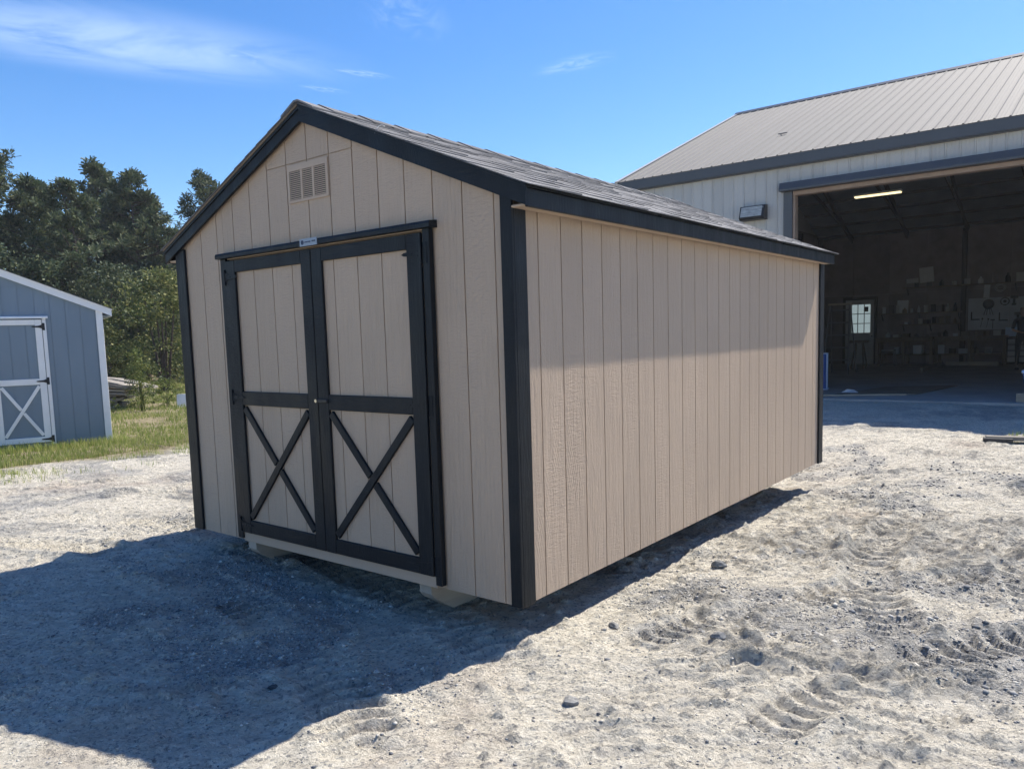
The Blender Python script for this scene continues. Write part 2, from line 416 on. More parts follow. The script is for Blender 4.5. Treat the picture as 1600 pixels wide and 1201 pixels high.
def base_h(x, y):
    h = -0.205 + 0.07*sm(-1.2, -3.8, x) - 0.075*np.exp(-((x-0.4)/3.0)**2-((y-5.0)/2.4)**2)
    h = h + 0.03*sm(6.5, 9.0, y)*sm(-9, -6, x) + 0.085*sm(9.8, 12.6, y)*sm(-9, -6, x)
    h = h - 0.03*sm(-6, -10, x) + 0.05*sm(-14, -30, x)
    return h
ARCS = [  # centre x, y, radius, half width, ridge pitch, depth, angle from, angle to
    (4.3, -0.6, 3.05, 0.11, 0.105, 0.022, 2.2, 3.35), (4.3, -0.6, 3.95, 0.10, 0.10, 0.018, 1.9, 3.0),
    (5.6, 3.2, 4.6, 0.12, 0.11, 0.022, 2.3, 3.7), (5.6, 3.2, 3.75, 0.11, 0.11, 0.018, 2.5, 3.6),
    (-2.5, -5.5, 5.1, 0.12, 0.11, 0.026, 0.9, 2.2), (-2.5, -5.5, 5.9, 0.12, 0.11, 0.018, 0.9, 2.3),
    (-6.5, 9.8, 7.2, 0.14, 0.12, 0.022, -2.0, -0.4), (-7, 16, 12.6, 0.14, 0.12, 0.015, -2.0, -0.9), (3.2, 4.2, 2.2, 0.07, 0.09, 0.022, 0, 3.2)]
def height(x, y, ds):
    h = base_h(x, y)
    def oct_(lam, amp, seed, ridged=False):
        w = np.clip(lam/(2.6*ds)-0.35, 0, 1)
        n = vn(x/lam, y/lam, seed)
        if ridged: n = 1-np.abs(2*n-1)
        return amp*w*(n-0.5)
    rm = rough_mask(x, y)
    h = h + oct_(3.1, 0.05, 1)+oct_(1.3, 0.028, 2)+oct_(0.6, 0.018, 5)
    wx = x+0.10*(vn(x*3, y*3, 21)-.5)*2; wy = y+0.10*(vn(x*3, y*3, 22)-.5)*2
    rm2 = 0.28+0.72*rm
    lump = np.zeros_like(h); global LUMP
    for lam, amp, sd_ in ((0.30, 0.014, 6), (0.15, 0.026, 7), (0.085, 0.050, 8), (0.050, 0.062, 9)):
        w = np.clip(lam/(2.2*ds)-0.35, 0, 1)
        n = vn(wx/lam*0.8+wy/lam*0.25, wy/lam-wx/lam*0.3, sd_); n = 0.55*n+0.45*(1-np.abs(2*vn(wx/lam*0.6, wy/lam*0.9, sd_+30)-1))
        lump = lump + amp*w*np.clip((n-0.50)*2.0, -0.12, 1)
    # broken crust: low sharp scarps, longer across the wheel marks than along them
    ex = (wx*0.785+wy*0.618); ey = (-wx*0.618+wy*0.785)
    calm = 1-0.62*sm(1.0, 0.2, x)*sm(1.4, 0.4, y)*sm(-6.5, -4.5, x)      # the apron in front of the doors is packed flat
    lump = lump*calm
    lf = lump*rm2*(0.22+0.42*sm(0.42, 0.66, vn(x*1.1, y*1.1, 30))); LUMP = lf; h = h + lf
    act = calm*(0.30+0.60*sm(0.35, 0.6, vn(x*0.8, y*0.8, 70)*0.5+vn(x*2.1, y*2.1, 71)*0.5))
    for lam, st, amp, lo, sd_ in ((0.42, 2.2, 0.018, 0.52, 72), (0.20, 2.6, 0.028, 0.53, 73), (0.10, 2.2, 0.024, 0.54, 74), (0.062, 1.6, 0.012, 0.55, 75)):
        w = np.clip(lam/(2.4*ds)-0.4, 0, 1)
        n = 0.7*vn(ex/(lam*st), ey/lam, sd_)+0.3*vn(ex/(lam*st*0.37), ey/(lam*0.41), sd_+9)
        h = h + amp*w*act*(sm(lo, lo+0.045+0.3*ds, n)*(0.4+1.2*np.clip(n-lo+0.35, 0, 1)) - 0.25)
    # loose crumbs
    cr = vn(x/0.055, y/0.055, 12)
    h = h + 0.024*np.clip(0.05/(2.6*ds)-0.3, 0, 1)*sm(0.72, 0.92, cr)*sm(0.38, 0.65, vn(x*2.2, y*2.2, 13))
    hb = base_h(x, y)
    for cx, cy, r_, hw, pit, dep, a0, a1 in ARCS:
        dx = x-cx; dy = y-cy; r = np.hypot(dx, dy); t = r-r_; th = np.arctan2(dy, dx)
        if a0 > 0: th = np.where(th < 0, th+2*np.pi, th)
        wob = vn(x*2.0, y*2.0, 14)
        m_ = sm(hw*1.5, hw*0.8, np.abs(t))*sm(a0, a0+0.15, th)*sm(a1, a1-0.15, th)*sm(0.25, 0.5, wob)
        s_ = th*r_
        rid = np.sin(2*np.pi*(s_/pit) + np.abs(t)/hw*2.2)
        wv = np.clip(pit/(3.2*ds)-0.4, 0, 1)
        h = h*(1-0.55*m_) + hb*0.55*m_      # a tyre presses the loose relief flat
        h = h + m_*(-dep*0.6 + dep*0.85*wv*np.clip(rid*1.6, -1, 1)*(0.5+wob*0.8)) + dep*0.9*np.exp(-((np.abs(t)-hw*1.6)/(hw*0.4))**2)*sm(a0, a0+0.15, th)*sm(a1, a1-0.15, th)*(0.3+wob)
    return h
def axis_lines(knots):
    """grid lines whose spacing follows (position, spacing) knots"""
    kx = [k[0] for k in knots]; ks = [k[1] for k in knots]; x = kx[0]; a = [x]
    while x < kx[-1]: x += float(np.exp(np.interp(x, kx, np.log(ks)))); a.append(x)
    return np.array(a)
gx = axis_lines([(-260, 14), (-60, 4), (-25, 1.2), (-13, 0.22), (-9, 0.06), (-3.7, 0.0168), (2.5, 0.0168), (5, 0.035), (10, 0.25), (40, 3), (200, 14)])
gy = axis_lines([(-120, 9), (-30, 2.5), (-8, 0.25), (-4, 0.05), (-2.1, 0.0168), (3.3, 0.0168), (6, 0.030), (10.5, 0.07), (14, 0.25), (30, 1.2), (80, 4.5), (320, 16)])
GX, GY = np.meshgrid(gx, gy); ddx = np.gradient(gx); ddy = np.gradient(gy)
DS = np.maximum(*np.meshgrid(ddx, ddy))
GZ = height(GX, GY, DS)
LUMP0 = np.clip(LUMP/0.022, 0, 1)*np.clip(0.12/DS, 0, 1)
# keep the soil just below the workshop slab
ins = (GX > -6.9)*(GY > 12.55); GZ = np.where(ins, np.minimum(GZ, -0.16), GZ)
nx, ny = len(gx), len(gy)
idx = np.arange(nx*ny).reshape(ny, nx)
F4 = np.stack([idx[:-1, :-1], idx[:-1, 1:], idx[1:, 1:], idx[1:, :-1]], -1).reshape(-1, 4)
def ground_mat():
    a = NT('churned_sand_and_gravel', 0.92, 0.15)
    at = a.n('ShaderNodeAttribute', attribute_name='mask').outputs['Color']
    sp = a.n('ShaderNodeSeparateColor'); a.l(at, sp.inputs[0]); churn, gravel, grass = sp.outputs[0], sp.outputs[1], sp.outputs[2]
    n1 = a.noise(a.map((1.4, 1.4, 1.4)), 1, 7, 0.65); n2 = a.noise(a.map((12, 12, 12)), 1, 6, 0.7); n3 = a.noise(a.map((95, 95, 95)), 1, 4, 0.75)
    sand = a.ramp(n2, [(0.28, (0.62, 0.57, 0.475)), (0.5, (0.78, 0.725, 0.61)), (0.72, (0.86, 0.81, 0.70))])
    sand = a.mix(a.ramp(n1, [(0.40, (0, 0, 0)), (0.75, (0.6,)*3)]), sand, (0.58, 0.54, 0.47))
    grav = a.ramp(n3, [(0.3, (0.17, 0.175, 0.18)), (0.5, (0.40, 0.395, 0.385)), (0.68, (0.72, 0.69, 0.63))])
    vor = a.n('ShaderNodeTexVoronoi'); vor.inputs['Scale'].default_value = 80; a.l(a.map((1, 1, 1)), vor.inputs['Vector'])
    vc = a.n('ShaderNodeSeparateColor'); a.l(vor.outputs['Color'], vc.inputs[0])
    stones = a.ramp(vc.outputs[0], [(0.0, (0.16, 0.17, 0.18)), (0.5, (0.36, 0.36, 0.355)), (1.0, (0.64, 0.62, 0.57))])
    grav = a.mix(0.55, grav, stones)
    n4 = a.noise(a.map((5, 5, 5)), 1, 8, 0.75)
    gm = a.math('ADD', a.math('MULTIPLY', gravel, 0.75), a.math('MULTIPLY', a.math('SUBTRACT', n4, 0.47), 3.2))
    gmc = a.ramp(gm, [(0.36, (0, 0, 0)), (1.0, (0.8,)*3)])
    c = a.mix(gmc, sand, grav)
    # sparse dark grains everywhere in the sand
    gr = a.ramp(vc.outputs[1], [(0.84, (0, 0, 0)), (0.90, (0.6,)*3)])
    c = a.mix(gr, c, (0.22, 0.23, 0.24))
    # reddish clay patches
    cl = a.ramp(a.noise(a.map((0.35, 0.35, 0.35)), 1, 5, 0.7), [(0.56, (0, 0, 0)), (0.72, (0.55,)*3)])
    c = a.mix(cl, c, (0.46, 0.34, 0.26))
    n5 = a.noise(a.map((24, 32, 24)), 1, 6, 0.8, 0.5)
    c = a.mix(a.ramp(n5, [(0.585, (0, 0, 0)), (0.635, (0.85,)*3)]), c, (0.20, 0.197, 0.19))
    dm = a.ramp(a.math('ADD', churn, a.math('MULTIPLY', a.math('SUBTRACT', n5, 0.5), 0.8)), [(0.30, (0, 0, 0)), (0.95, (0.42,)*3)])
    c = a.mix(dm, c, (0.27, 0.265, 0.25))
    n6 = a.noise(a.map((7, 9, 7)), 1, 7, 0.8, 0.8)
    c = a.mix(a.ramp(n6, [(0.56, (0, 0, 0)), (0.70, (0.6,)*3)]), c, (0.27, 0.26, 0.24))
    soil = a.ramp(n2, [(0.3, (0.20, 0.17, 0.09)), (0.7, (0.46, 0.39, 0.26))])
    c = a.mix(grass, c, soil)
    a.col(c)
    hh = a.math('ADD', a.math('MULTIPLY', n3, 0.5), a.math('MULTIPLY', vor.outputs['Distance'], a.math('MULTIPLY', gmc, -0.5)))
    rot = a.map((1, 1, 1), (0, 0, R(-38.2)))
    def scarp(sx, sy, lo, hi, seed):
        mp = a.n('ShaderNodeMapping'); mp.inputs['Scale'].default_value = (sx, sy, 1); mp.inputs['Location'].default_value = (seed*3.7, seed*1.9, 0)
        a.l(rot, mp.inputs[0]); n = a.noise(mp.outputs[0], 1, 5, 0.62, 0.5)
        return a.ramp(n, [(lo-0.09, (0, 0, 0)), (lo, (0.10,)*3), (hi, (0.85,)*3), (hi+0.12, (1, 1, 1))]), n
    s1, m1 = scarp(2.6, 6.5, 0.50, 0.522, 1); s2, m2 = scarp(6.0, 15, 0.50, 0.53, 2); s3, m3 = scarp(17, 34, 0.51, 0.55, 3)
    b0 = a.bump(s1, 1.0, 0.030); b0 = a.bump(s2, 1.0, 0.024, b0); b0 = a.bump(s3, 0.9, 0.012, b0)
    b0 = a.bump(n4, 0.7, 0.06, b0); b1 = a.bump(n2, 0.9, 0.05, b0); b2 = a.bump(n5, 0.95, 0.026, b1); a.bump(hh, 1.0, 0.011, b2)
    return a.m
ground = np_mesh('ground', np.stack([GX, GY, GZ], -1).reshape(-1, 3), F4, ground_mat(), 4, smooth=True)
print('ground quads', len(F4))
tag(ground, 'pale churned sand and grey gravel yard with wheel tracks', kind='structure')
def gravel_mask(x, y):
    n = vn(x*0.9, y*0.9, 40)*0.55+vn(x*2.6, y*2.6, 41)*0.45
    w = 0.10*np.exp(-((x+0.1)/0.6)**2-((y+0.2)/0.6)**2) + 0.08*np.exp(-((x-0.6)/0.8)**2-((y-0.6)/1.2)**2)
    return np.clip(sm(0.50, 0.76, n+w), 0, 1)
def grass_mask(x, y):
    e = grass_edge(y); return sm(0.35, -0.35, x-e + 0.9*(vn(x*1.3, y*1.3, 50)-0.5))*(1-0.0)
GM = np.ones((ny, nx, 4), np.float32)
GM[..., 0] = LUMP0; GM[..., 1] = gravel_mask(GX, GY); GM[..., 2] = grass_mask(GX, GY)
ca = ground.data.color_attributes.new('mask', 'FLOAT_COLOR', 'POINT'); ca.data.foreach_set('color', GM.ravel())

# ------------------------------------------------------------------ sheds
SL = 0.4185
def shingle_slope(root, side, ridge_x, ridge_z, run, y0, y1, mat, individual):
    """courses of laminated tabs from eave to ridge on one roof slope"""
    cs = math.cos(math.atan(SL)); sn = math.sin(math.atan(SL)); Ls = run/cs; expo = 0.138
    rnd = random.Random(5 if side > 0 else 6); joined = MB(); n = int(math.ceil(Ls/expo))
    def P(b, y, c):  # b up-slope from eave, c off the surface
        d = Ls-b; return (ridge_x + side*(d*cs + c*sn), y, ridge_z - d*sn + c*cs)
    for k in range(n):
        y = y0 - rnd.random()*0.16
        while y < y1:
            w = 0.245 + rnd.uniform(-0.05, 0.05); ya = max(y, y0)+0.001; yb = min(y+w, y1)-0.001; y += w
            if yb-ya < 0.02: continue
            lam = rnd.random() < 0.5; c1 = 0.0055+(0.0035 if lam else 0)+rnd.uniform(0, 0.0015)
            bl = k*expo - ((0.012 if lam else 0) + rnd.uniform(0, 0.004) if k else 0.0); bh = min((k+1)*expo+0.02, Ls)
            cu = 0.0045
            vs = [P(bl, ya, 0.003), P(bl, yb, 0.003), P(bh, yb, 0.0), P(bh, ya, 0.0), P(bl, ya, c1), P(bl, yb, c1+rnd.uniform(0, .003)), P(bh, yb, cu), P(bh, ya, cu)]
            fs = [(0, 3, 2, 1), (4, 5, 6, 7), (0, 1, 5, 4), (1, 2, 6, 5), (2, 3, 7, 6), (3, 0, 4, 7)]
            if side < 0: fs = [f[::-1] for f in fs]
            if individual: MB().add(vs, fs).build('shingle', mat, root)
            else: joined.add(vs, fs)
    if not individual: tag(joined.build('shingle_courses', mat, root), kind='stuff')

def build_shed(root, P):
    W_, L, wall, trim, trimh, plain = P['W'], P['L'], P['wall'], P['trim'], P['trimh'], P['plain']
    ax, AZ = -1.524, P['apex']; OV = P['ov']            # ridge x, lower edge of rake at apex, eave overhang
    RB = P['rake']                                       # vertical depth of the rake board
    low = lambda x: AZ - SL*abs(x-ax)
    dz = P['dz']
    # core walls behind the boards
    back = MB().prism_xz([(-W_+0.02, 0.0), (-0.02, 0.0), (-0.02, low(-0.02)+0.03), (ax, AZ+0.03), (-W_+0.02, low(-0.02)+0.03)], 0.0075, 0.06)
    back.build('front_wall', plain, root)
    MB().box((-0.06, 0.061, 0.003), (-0.0075, L-0.061, low(0)+0.03)).build('side_wall', plain, root)
    MB().box((-W_, 0.061, 0.003), (-W_+0.06, L-0.061, low(0)+0.03)).build('side_wall', plain, root)
    MB().prism_xz([(-W_, 0.0), (0, 0.0), (0, low(0)+0.03), (ax, AZ+0.03), (-W_, low(0)+0.03)], L-0.06, L).build('back_wall', plain, root)
    MB().box((-W_+0.03, 0.062, 0.015), (-0.061, L-0.062, 0.05)).build('floor', M['deck'], root)
    # front boards between grooves
    JZ = P['joint']; xs = [-W_+0.004] + [P['g0']-0.2032*(14-i) for i in range(15)] + [-0.004]
    dx0, dx1 = P['dx0'], P['dx1']; gap = 0.0042; hz = 1.945+dz
    def strip(xa, xb, za, zb, slope):
        if xb-xa < 0.012: return
        if slope:
            ta, tb = low(xa)+0.03, low(xb)+0.03
            poly = [(xa, za), (xb, za), (xb, tb)]
            if xa < ax < xb: poly.append((ax, AZ+0.03))
            poly.append((xa, ta))
            if min(ta, tb) < za+0.01: return
        else: poly = [(xa, za), (xb, za), (xb, zb), (xa, zb)]
        MB().prism_xz(poly, 0.0, 0.011).build('siding_board', wall, root)
    for a, b in zip(xs[:-1], xs[1:]):
        a += gap; b -= gap
        mid = (a+b)/2; top_in_gable = low(a) > JZ+0.02 or low(b) > JZ+0.02
        segs = []
        if b < dx0 or a > dx1: segs = [(a, b, 0.0)]
        else:
            if a < dx0: segs.append((a, dx0-0.002, 0.0))
            if b > dx1: segs.append((dx1+0.002, b, 0.0))
            segs.append((max(a, dx0), min(b, dx1), hz))
        for xa, xb, z0 in segs:
            if min(low(xa), low(xb))+0.03 > JZ:
                strip(xa, xb, z0, JZ-0.003, False)
            else: strip(xa, xb, z0, None, True)
        if min(low(a), low(b))+0.03 > JZ+0.01: strip(a, b, JZ+0.003, None, True)
    # right side boards
    ys = [0.004]+[P['s0']+0.2032*i for i in range(23)]+[L-0.004]
    for a, b in zip(ys[:-1], ys[1:]):
        MB().box((-0.011, a+gap, 0.0), (0.0, b-gap, low(0.0)+0.02)).build('siding_board', wall, root)
    # threshold under the doors
    B((dx0+0.05, -0.022, 0.0), (dx1-0.05, 0.0072, 0.062+dz*0.2), 0.002).build('threshold', plain, root)
    # corner trims
    B((P['ctl'], -0.019, 0.0), (0.0193, 0.0, low(0)+0.03)).build('corner_trim', trim, root)
    B((0.0, 0.0003, -0.003), (0.019, P['cts'], low(0.1)), 0.003).build('corner_trim', trim, root)
    B((-W_-0.0193, -0.019, 0.0), (-W_+P['ctlw'], 0.0, low(-W_)+0.03)).build('corner_trim', trim, root)
    B((-W_-0.019, 0.0003, 0.0), (-W_, 0.09, low(0.1))).build('corner_trim', trim, root)
    B((0.0, L-0.06, -0.003), (0.019, L+0.06, low(0.1))).build('corner_trim', trim, root)
    # rake boards, fascia, soffit
    xr = OV; e = RB
    for sd_ in (1, -1):
        xe = ax+sd_*(xr-ax)
        pl = [(ax, AZ), (xe, AZ-SL*(xr-ax)), (xe, AZ-SL*(xr-ax)+e), (ax, AZ+e)]
        if sd_ < 0: pl = [(xe, pl[1][1]), (ax, AZ), (ax, AZ+e), (xe, pl[2][1])]
        MB().prism_xz(pl, -0.0385, -0.0195).build('rake_board', trimh, root)
        # drip strip on top of the rake board
        o2 = 0.012; pl2 = [(x, z+ (e-0.0) ) for x, z in ((ax, AZ), (xe+sd_*0.012, AZ-SL*(xr+0.012-ax)))]
        p = [(pl2[0][0], pl2[0][1]+0.001), (pl2[1][0], pl2[1][1]+0.001), (pl2[1][0], pl2[1][1]+o2), (pl2[0][0], pl2[0][1]+o2)]
        if sd_ < 0: p = [p[1], p[0], p[3], p[2]]
        MB().prism_xz(p, -0.050, L+0.05).build('roof_deck', (M['deck'] if sd_ < 0 else M['black_h']) if trim is M['black'] else M['white'], root)
        if trim is M['black']:
            q = [(x, z-0.020 if i < 2 else z-0.013) for i, (x, z) in enumerate(p)]
            MB().prism_xz(q, -0.046, -0.0388).build('drip_edge', trimh, root)
        zb = AZ-SL*(xr-ax)
        xo, xi = ax+sd_*(xr-ax), ax+sd_*(xr-ax-0.019)
        B((xi, -0.0193, zb-0.004), (xo, L+0.03, zb+e-0.004)).build('fascia', trim, root)
        B((ax+sd_*(-ax+0.0195), -0.019, zb+0.002), (xi-sd_*0.0005, L+0.02, zb+0.014)).build('soffit', plain, root)
        MB().prism_xz(pl, L+0.0105, L+0.03).build('rake_board', trimh, root)
    yr0, yr1 = -0.058, L+0.06
    for sd_ in (1, -1):
        shingle_slope(root, sd_, ax, AZ+e+0.012+0.001, (OV+0.030-ax), yr0, yr1, M['shingle'], P['tabs'] and sd_ > 0)
    # ridge caps
    y = yr0; k = 0; zr = AZ+e+0.018
    while y < yr1:
        y2 = min(y+0.155, yr1); t = 0.010+0.003*(k % 2)
        pr = [(ax-0.15, zr-0.15*SL), (ax-0.02, zr-0.002), (ax+0.02, zr-0.002), (ax+0.15, zr-0.15*SL), (ax+0.15, zr-0.15*SL+t), (ax+0.02, zr+t), (ax-0.02, zr+t), (ax-0.15, zr-0.15*SL+t)]
        n_ = 8; vs = [(a_, y+0.001, b_+0.004) for a_, b_ in pr]+[(a_, y2+0.02, b_-0.001) for a_, b_ in pr]
        fs = [(0, 1, 6, 7), (1, 2, 5, 6), (2, 3, 4, 5), (8, 15, 14, 9), (9, 14, 13, 10), (10, 13, 12, 11)]
        fs += [(i, i+8, (i+1) % 8+8, (i+1) % 8) for i in range(8)]
        MB().add(vs, fs).build('ridge_cap', M['shingle'], root); y = y2; k += 1
    # doors ---------------------------------------------------------
    jl, jr = P['jl'], P['jr']
    B((dx0, -0.036, 0.02+dz*0.3), (dx0+jl, 0.0, 1.924+dz)).build('door_jamb', trim, root)
    B((dx1-jr, -0.036, 0.02+dz*0.3), (dx1, 0.0, 1.924+dz)).build('door_jamb', trim, root)
    hd = MB(); hx0, hx1 = dx0-0.02, dx1+0.03
    prof = [(-0.062, 1.925+dz), (-0.062, 1.945+dz), (-0.055, 1.958+dz), (0.0, 1.964+dz), (0.0, 1.925+dz)]
    vs = [(hx0, a, b) for a, b in prof]+[(hx1, a, b) for a, b in prof]
    hd.add(vs, [(4, 3, 2, 1, 0), (5, 6, 7, 8, 9)]+[(i, (i+1) % 5, (i+1) % 5+5, i+5) for i in range(5)])
    hd.build('door_header', trimh, root)
    B((dx0+jl+0.002, -0.022, 1.9185+dz), (dx1-jr-0.002, 0.007, 1.9245+dz), 0.001).build('door_head_strip', plain, root)
    mx = (dx0+dx1)/2-0.0
    for side in (-1, 1):
        if side < 0: a, b = dx0+jl+0.007, P['mx']-0.0035
        else: a, b = P['mx']+0.0035, dx1-jr-0.008
        z0, z1 = 0.068+dz*0.2, 1.9065+dz
        slab = MB().box((a, -0.012, z0), (b, 0.0, z1)).build('door', plain, root)
        st, rl = 0.104 if trim is M['black'] else 0.092, 0.085
        yb0, yb1 = -0.0245, -0.0125
        # boards of the door face
        gs = P['dgl'] if side < 0 else P['dgr']
        ed = [a+0.02]+[g for g in gs if a+0.05 < g < b-0.05]+[b-0.02]
        for p_, q_ in zip(ed[:-1], ed[1:]):
            MB().box((p_+gap*0.8, yb0, z0+0.02), (q_-gap*0.8, yb1, z1-0.02)).build('siding_board', wall, slab)
        MB().box((a+0.01, -0.0165, z0+0.01), (b-0.01, -0.0122, z1-0.01)).build('door_skin', plain, slab)
        yf, yk = -0.0440, -0.0247
        so_ = 0.106 if side < 0 else 0.094; si_ = 0.094 if side < 0 else 0.105
        if trim is not M['black']: so_ = si_ = 0.090
        xL, xR = a+so_, b-si_
        B((a, yf, z0), (xL, yk, z1)).build('stile', trim, slab); B((xR, yf, z0), (b, yk, z1)).build('stile', trim, slab)
        zt = 1.827+dz; zm0, zm1 = 0.949+dz*0.4, 1.040+dz*0.4; zb_ = 0.158+dz*0.1
        B((xL+0.001, yf+0.0006, zt), (xR-0.001, yk, z1-0.0005)).build('rail', trimh, slab)
        B((xL+0.001, yf+0.0006, zm0), (xR-0.001, yk, zm1)).build('rail', trimh, slab)
        B((xL+0.001, yf+0.0006, z0+0.0005), (xR-0.001, yk, zb_)).build('rail', trimh, slab)
        bw = 0.047
        def brace(p_, q_, y_a, y_b):
            dx_, dz_ = q_[0]-p_[0], q_[1]-p_[1]; L_ = math.hypot(dx_, dz_); ux, uz = dx_/L_, dz_/L_
            m_ = Matrix(((ux, 0, -uz, p_[0]), (0, 1, 0, 0), (uz, 0, ux, p_[1]), (0, 0, 0, 1)))
            return MB().cbox((0.0, y_a, -bw/2), (L_, y_b, bw/2), 0.003, m_)
        i_ = 0.024
        brace((xL+i_*0.5, zb_+i_), (xR-i_*0.5, zm0-i_*0.9), yf+0.0005, yk).build('cross_brace', trim, slab)
        d1, d2 = (xL+i_*0.5, zm0-i_*0.9), (xR-i_*0.5, zb_+i_); cx_, cz_ = (d1[0]+d2[0])/2, (d1[1]+d2[1])/2
        ln = math.hypot(d2[0]-d1[0], d2[1]-d1[1]); f_ = 0.030/ln
        brace(d1, (cx_-(d2[0]-d1[0])*f_, cz_-(d2[1]-d1[1])*f_), yf+0.0010, yk).build('cross_brace', trim, slab)
        brace((cx_+(d2[0]-d1[0])*f_, cz_+(d2[1]-d1[1])*f_), d2, yf+0.0010, yk).build('cross_brace', trim, slab)
        # T hinges
        for hz_ in (1.80+dz, 1.00+dz*0.4, 0.125):
            hm = MB(); he = a if side < 0 else b; s_ = -side
            yj = -0.036
            pw = jl-0.008 if side < 0 else jr-0.008
            hm.cbox((he-s_*0.008-s_*min(pw, 0.032), yj-0.004, hz_-0.055), (he-s_*0.009, yj-0.0005, hz_+0.055), 0.0015)
            hm.tube([(he-s_*0.004, yf-0.004, hz_-0.05), (he-s_*0.004, yf-0.004, hz_+0.05)], 0.0055, 8)
            pts = [(he, hz_-0.030), (he+s_*0.04, hz_-0.016), (he+s_*0.12, hz_-0.009), (he+s_*0.14, hz_), (he+s_*0.12, hz_+0.009), (he+s_*0.04, hz_+0.016), (he, hz_+0.030)]
            if s_ < 0: pts = pts[::-1]
            hm.prism_xz(pts, yf-0.004, yf-0.0005)
            for sx, szz in ((0.02, 0.012), (0.02, -0.012), (0.06, 0.0), (0.12, 0.0)): hm.disc((he+s_*sx, hz_+szz), 0.004, yf-0.0065, yf-0.0035, 8)
            hm.build('hinge', P['hinge'], slab)
        if side > 0 and P['lock']:
            k_ = MB().disc((a-0.002, 1.002), 0.011, yf-0.020, yf-0.001, 14).build('lock', M['chrome'], slab)
            MB().cbox((a+0.010, yf-0.017, 0.991), (a+0.10, yf-0.009, 1.013), 0.003).cbox((a+0.012, yf-0.014, 0.994), (a+0.03, yf+0.0, 1.010), 0.002).build('latch_handle', M['dark_metal'], slab)
    # foundation skids
    for sx in P['skids']:
        pts = [(0.045, 0.0), (0.045, -0.075), (0.07, -0.105), (0.16, -0.165), (0.22, -0.205), (L-0.2, -0.205), (L-0.05, -0.10), (L-0.05, 0.0)]
        w_ = 0.092; n_ = len(pts)
        vs = [(sx, y_, z_-0.001) for y_, z_ in pts]+[(sx+w_, y_, z_-0.001) for y_, z_ in pts]
        MB().add(vs, [tuple(range(n_)), tuple(range(2*n_-1, n_-1, -1))]+[(i, i+n_, (i+1) % n_+n_, (i+1) % n_) for i in range(n_)]).build('skid', M['skid'], root)

shed = empty('garden_shed', (0, 0, 0), 0, 'tan shed with black trim and grey shingled roof standing in the middle of the yard', 'shed')
build_shed(shed, dict(W=3.048, L=4.92, wall=M['tan'], trim=M['black'], trimh=M['black_h'], plain=M['tan_plain'], apex=2.6466, ov=0.120, rake=0.086,
    dz=0.0, joint=2.432, g0=-0.101, s0=0.216, dx0=-2.461, dx1=-0.512, jl=0.060, jr=0.048, mx=-1.4835, ctl=-0.0515, cts=0.098, ctlw=0.098, tabs=True,
    dgl=(-2.281, -2.097, -1.893, -1.690), dgr=(-1.294, -1.085, -0.884, -0.669), hinge=M['black'], lock=True, skids=(-2.468, -0.768)))
# louvred gable vent: frame and three columns of slats
vm = MB(); VX0, VX1, VZ0, VZ1 = -1.708, -1.324, 2.197, 2.418
vm.box((VX0, -0.010, VZ0), (VX1, -0.0005, VZ0+0.016)); vm.box((VX0, -0.010, VZ1-0.035), (VX1, -0.0005, VZ1))
for a, b in ((0, 0.020), (0.128, 0.146), (0.238, 0.257), (0.362, 0.384)): vm.box((VX0+a, -0.0095, VZ0+0.014), (VX0+b, -0.0006, VZ1-0.034))
vent = vm.build('gable_vent', M['tan_plain'], shed)
MB().box((VX0+0.01, -0.0012, VZ0+0.01), (VX1-0.01, -0.0003, VZ1-0.03)).build('vent_shade_sheet', M['dark_metal'], vent)  # dark sheet stands in for the shade behind the slats
for a, b in ((0.020, 0.128), (0.146, 0.238), (0.257, 0.362)):
    for k in range(15):
        z = VZ0+0.019+k*0.0112
        pr = [(-0.0090, z), (-0.0016, z+0.0030), (-0.0016, z+0.0080), (-0.0090, z+0.0055)]
        vs = [(VX0+a+0.003, q, w) for q, w in pr]+[(VX0+b-0.003, q, w) for q, w in pr]
        MB().add(vs, [(3, 2, 1, 0), (4, 5, 6, 7)]+[(i, (i+1) % 4, (i+1) % 4+4, i+4) for i in range(4)]).build('louver', M['tan_plain'], vent)
# maker's plate on the door header
pl = MB().box((-1.545, -0.0665, 1.921), (-1.385, -0.0625, 1.964)).build('name_plate', M['plate'], shed)
ink = MB().disc((-1.520, 1.943), 0.0135, -0.0680, -0.0668, 18)
x = -1.497
for w_ in (0.007, 0.005, 0.009, 0.004, 0.006, 0.008):
    ink.box((x, -0.0680, 1.939+0.003*(w_ < 0.006)), (x+w_, -0.0668, 1.947)); x += w_+0.003
for k in range(5): ink.box((-1.430+k*0.007, -0.0680, 1.941), (-1.426+k*0.007, -0.0668, 1.949))
ink.build('printed_mark', M['plate_ink'], pl)
# stray white thread stuck to the rake board
MB().tube([(-0.88+0.085*t, -0.0405, 2.455+0.075*t-0.05*t*t+0.012*math.sin(t*3)) for t in np.linspace(0, 1, 9)], 0.0016, 5).build('thread', M['white'], shed)

bl = empty('storage_shed', (-10.446+0.0065, 2.661+0.019, -0.150), math.atan2(0.94598, 0.32423), 'blue-grey shed with white trim and white cross-braced doors standing at the left edge', 'shed')
build_shed(bl, dict(W=3.048, L=4.92, wall=M['blue'], trim=M['white'], trimh=M['white'], plain=M['blue'], apex=2.710, ov=0.150, rake=0.100,
    dz=0.060, joint=2.455, g0=-0.088, s0=0.216, dx0=-2.28, dx1=-0.765, jl=0.050, jr=0.050, mx=-1.5225, ctl=-0.075, cts=0.09, ctlw=0.09, tabs=False,
    dgl=(-2.1, -1.9, -1.7), dgr=(-1.45, -1.25, -1.04), hinge=M['dark_metal'], lock=False, skids=(-2.45, -0.75)))

